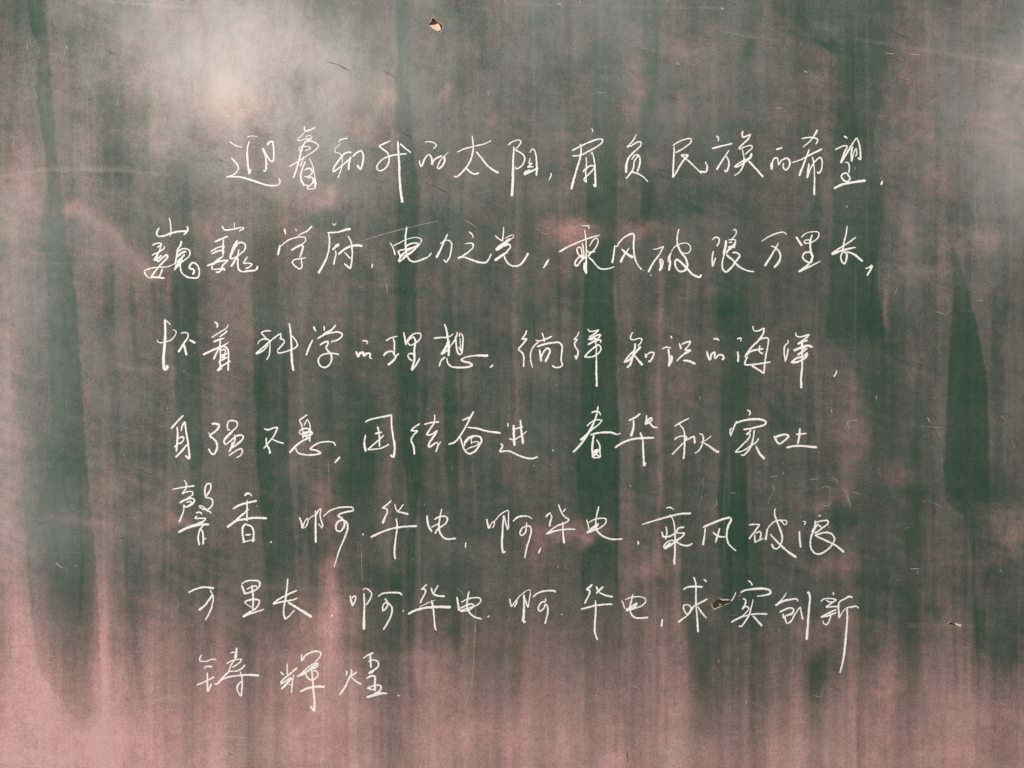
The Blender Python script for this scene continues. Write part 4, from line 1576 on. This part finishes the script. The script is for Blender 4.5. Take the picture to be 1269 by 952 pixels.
def damage():
    def part(label):
        o = bpy.data.objects.new("surface_hole", None)
        scene.collection.objects.link(o)
        o.parent = board
        o["label"] = label
        return o
    t = lambda pts, x, y, k: [(x + a / k, y + b / k) for a, b in pts]
    h = part("small ragged hole near the top edge with peach backing showing")
    hole_wall(CHIPS["top"], h)
    flake("exposed_backing", t([(530, 665), (600, 640), (640, 655), (660, 610), (720, 600), (790, 670), (822, 760), (825, 830), (790, 880), (700, 905), (620, 880), (540, 830), (470, 775), (400, 720), (370, 670)], 520, 10, 31.73), M_PEACH, h, -.0021, -.0008)
    poly_strip("torn_rim", CHIPS["top"], .9, M_TORN, h, -.0001, True, 2)
    h = part("dark elongated hole with ochre edges between two characters")
    hole_wall(CHIPS["line"], h)
    poly_strip("torn_rim", t([(345, 430), (350, 490), (395, 560), (480, 520), (580, 485)], 860, 720, 15.86), 1.4, M_OCHRE, h, .0, False, 4)
    poly_strip("torn_rim", t([(495, 345), (560, 375), (640, 372), (715, 375)], 860, 720, 15.86), 2.2, M_OCHRE, h, .0, False, 6)
    poly_strip("torn_rim", t([(585, 478), (640, 455), (705, 430)], 860, 720, 15.86), .8, M_TORN, h, .0, False, 7)
    flake("torn_fibre", t([(490, 465), (515, 450), (540, 462), (530, 478), (500, 480)], 860, 720, 15.86), M_OCHRE, h, -.0021, -.0006)
    h = part("tiny dent with a pale splinter beside the right edge")
    hole_wall(CHIPS["right"], h)
    flake("splinter", t([(735, 545), (780, 545), (880, 590), (975, 595), (985, 640), (940, 695), (860, 660), (740, 590)], 1160, 755, 31.73), M_PEACH, h, 0, .0009)
    poly_strip("torn_rim", t([(440, 570), (480, 560), (535, 480)], 1160, 755, 31.73), 1.0, M_TORN, h, .0001, False, 9)

    # scored lines: thin dark cuts pressed into the coating
    cuts = [
        (496, 164, 511, 171, 1.1), (521, 224, 540, 232, 1.0), (540, 232, 556, 240, 1.3), (814, 209, 832, 215, 1.1), (830, 214, 847, 220, 1.2), (816, 217, 834, 223, 1.0), (834, 222, 846, 229, 1.3),
        (403, 76, 418, 80, .9), (416, 79, 434, 88, 1.2), (474, 88, 492, 97, 1.0), (836, 415, 846, 419, 1.8), (826, 412, 837, 415, 1.0), (878, 673, 895, 681, .9), (890, 678, 908, 686, .9), (1148, 632, 1168, 641, .9), (1166, 358, 1180, 364, .9), (1110, 41, 1122, 47, .9),
        (828, 119, 842, 124, .8), (580, 405, 606, 413, .7), (1013, 20, 1015, 45, .8), (746, 344, 746, 362, .6), (1017, 375, 1018, 392, .6), (1126, 446, 1162, 461, 1.0),
        (133, 63, 142, 67, 1.0), (1231, 35, 1252, 44, .7), (777, 930, 779, 946, 1.1), (284, 933, 287, 936, 1.2), (895, 250, 922, 262, .8), (700, 118, 702, 125, .5), (778, 85, 792, 96, .8), (1100, 300, 1118, 309, .7), (1190, 790, 1206, 798, .7), (266, 195, 284, 203, .7), (64, 20, 66, 34, .6),
    ]
    for i, (x0, y0, x1, y1, wd) in enumerate(cuts):
        m = ((x0 + x1) / 2 + (i % 3 - 1) * .25, (y0 + y1) / 2 + ((i * 7) % 3 - 1) * .3)
        poly_strip("scored_line", [(x0, y0), m, (x1, y1)], wd, M_SCORE, board, .00002, False, 20 + i, .00008)

    # stray thin chalk marks
    r = random.Random(8)
    marks = [
        ([(447, 299), (480, 289), (520, 279), (543, 274)], 1.0, .80), ([(575, 273), (583, 277), (590, 282)], .9, .75), ([(188, 113), (194, 117), (197, 121)], 1.4, .9), ([(241, 100), (243, 108), (241, 118)], 1.8, .8), ([(81, 57), (84, 61)], 1.8, .8), ([(33, 50), (34, 61)], 1.2, .75),
        ([(838, 78), (842, 80)], 1.8, .95), ([(893, 10.5), (897, 10.8)], 2.4, .98), ([(690, 4), (696, 5.5)], 2.0, .92), ([(826, 0), (828, 2)], 1.6, .9), ([(718, 0), (719, 4)], 1.2, .85), ([(646, 31), (648, 34)], 1.2, .8), ([(541, 81), (546, 83)], 1.3, .85), ([(452, 50), (454, 52)], 1.4, .85),
        ([(604, 112), (606, 118)], 1.3, .8), ([(479, 351), (480, 363)], 1.0, .85), ([(740, 115), (751, 115)], 1.3, .78), ([(961, 134), (970, 134)], 1.2, .8), ([(996, 88), (1001, 90)], 2.2, .8), ([(1049, 254), (1050, 258)], 1.4, .85), ([(1149, 128), (1156, 126), (1162, 122)], 1.0, .75), ([(1097, 66), (1108, 67)], 1.4, .8), ([(1128, 67), (1140, 68)], 1.4, .75),
        ([(69, 697), (73, 701), (77, 704)], 1.8, .85), ([(92, 700), (96, 703)], 1.3, .8), ([(54, 738), (57, 740)], 1.2, .8), ([(447, 660), (449, 720)], 1.0, .66), ([(407, 570), (409, 640)], .9, .66), ([(407, 545), (408, 556)], .9, .75), ([(1030, 507), (1031, 512)], 1.3, .85),
        ([(1048, 531), (1052, 522), (1063, 521)], 1.0, .8), ([(1051, 524), (1052, 535)], .9, .75), ([(1140, 528), (1168, 530)], .9, .72), ([(1149, 517), (1153, 524)], 1.2, .8), ([(1160, 532), (1166, 541)], .9, .75), ([(955, 591), (964, 590)], 1.1, .82), ([(970, 585), (972, 588)], 1.0, .8), ([(958, 601), (959, 608)], 1.0, .75), ([(952, 624), (954, 617), (958, 612)], 1.0, .75),
        ([(868, 601), (872, 592), (869, 620)], .8, .72), ([(887, 615), (888, 624), (884, 630), (878, 629)], .9, .72), ([(905, 611), (912, 611)], .9, .75), ([(1002, 595), (1006, 594), (1014, 594)], 1.0, .75), ([(1030, 592), (1038, 596), (1037, 603)], .9, .72), ([(1018, 606), (1022, 603), (1028, 605), (1029, 615)], .9, .72), ([(1018, 626), (1026, 627), (1030, 622)], 1.1, .75),
        ([(1044, 606), (1049, 612), (1054, 628)], 1.0, .75), ([(1056, 609), (1066, 613)], 1.0, .75), ([(1128, 705), (1139, 705)], 1.2, .8), ([(1137, 706), (1137, 712)], .9, .75), ([(1121, 655), (1127, 653)], .9, .72), ([(1239, 705), (1242, 710)], 1.2, .78), ([(1150, 620), (1170, 630)], .8, .7), ([(1112, 357), (1108, 366)], 1.1, .78), ([(1159, 386), (1172, 389), (1180, 385)], .9, .72),
        ([(1211, 372), (1218, 373)], .9, .75), ([(1191, 385), (1205, 386)], .7, .68), ([(1086, 489), (1086, 496)], 1.1, .8), ([(590, 750), (588, 790), (584, 850), (572, 882), (560, 892)], 1.0, .70), ([(566, 728), (575, 737)], 1.2, .72), ([(589, 775), (589, 785)], 1.6, .7), ([(561, 775), (592, 770)], .4, .5), ([(1006, 860), (1016, 864), (1020, 853)], .9, .72), ([(1075, 902), (1082, 908)], 1.0, .75),
        ([(924, 868), (925, 873)], 1.6, .78), ([(930, 870), (952, 880)], .8, .7), ([(777, 848), (792, 853)], 1.0, .7), ([(890, 817), (891, 822)], 1.2, .78), ([(914, 816), (915, 822)], 1.2, .78), ([(691, 702), (692, 704)], 1.6, .85), ([(780, 600), (782, 604)], 1.4, .8), ([(867, 491), (868, 495)], 1.3, .8), ([(661, 576), (662, 578)], 1.4, .85), ([(788, 849), (789, 851)], 1, .8),
        ([(156, 856), (159, 850)], 1.1, .75), ([(199, 865), (215, 865)], 1.0, .72), ([(258, 912), (307, 914)], 1.0, .7), ([(212, 745), (218, 755), (222, 748)], .9, .7), ([(15, 180), (18, 176)], 1.2, .75), ([(207, 505), (208, 507)], 1.6, .85), ([(307, 558), (316, 559)], .9, .7), ([(45, 118), (46, 124)], 1.1, .75), ([(146, 122), (145, 130)], 1.0, .72), ([(176, 96), (180, 90)], 1.0, .72),
        ([(419, 68), (462, 70)], .9, .68), ([(385, 78), (392, 84), (388, 100), (381, 106)], .8, .66), ([(414, 105), (409, 115)], 1.0, .7), ([(1175, 15), (1269, 40)], .5, .4), ([(663, 282), (676, 290), (690, 285)], .9, .7), ([(700, 275), (712, 283), (722, 276), (738, 282), (742, 277)], .9, .72), ([(840, 369), (855, 371)], .9, .7), ([(772, 52), (812, 64)], .8, .66), ([(900, 40), (960, 52)], .9, .66),
        ([(904, 763), (915, 762)], .7, .7), ([(907, 739), (914, 744)], 1.2, .6), ([(915, 740), (919, 735)], 1.6, .62), ([(1020, 790), (1023, 785)], .8, .6), ([(965, 779), (966, 783)], 1.4, .75), ([(1168, 8), (1180, 12)], .9, .6), ([(1240, 515), (1246, 520)], .9, .7), ([(1254, 546), (1258, 556)], .9, .72), ([(945, 574), (953, 576)], .9, .7), ([(683, 575), (684, 577)], 1.4, .75),
    ]
    for pts, wd, press in marks:
        rb = Ribbons()
        rb.line(pts, [wd * .7, wd, wd * .6], press, r, height=.00004, lift=.00003, step=.6)
        rb.build("stray_chalk_mark", M_TRACE, board)
    # loose specks of chalk, too many to count
    rb = Ribbons()
    for _ in range(420):
        x = r.uniform(-200, 1480)
        y = r.uniform(-160, 1110)
        an = r.uniform(0, math.pi)
        ln = r.choice((.6, .8, 1.2, 2.2))
        rb.line([(x, y), (x + ln * math.cos(an), y + ln * math.sin(an))], [r.uniform(.5, 1.2)], r.uniform(.65, .9), r, height=.00004, lift=.00003, step=.5)
    o = rb.build("chalk_specks", M_TRACE, board)
    o["kind"] = "stuff"


damage()
write_all()
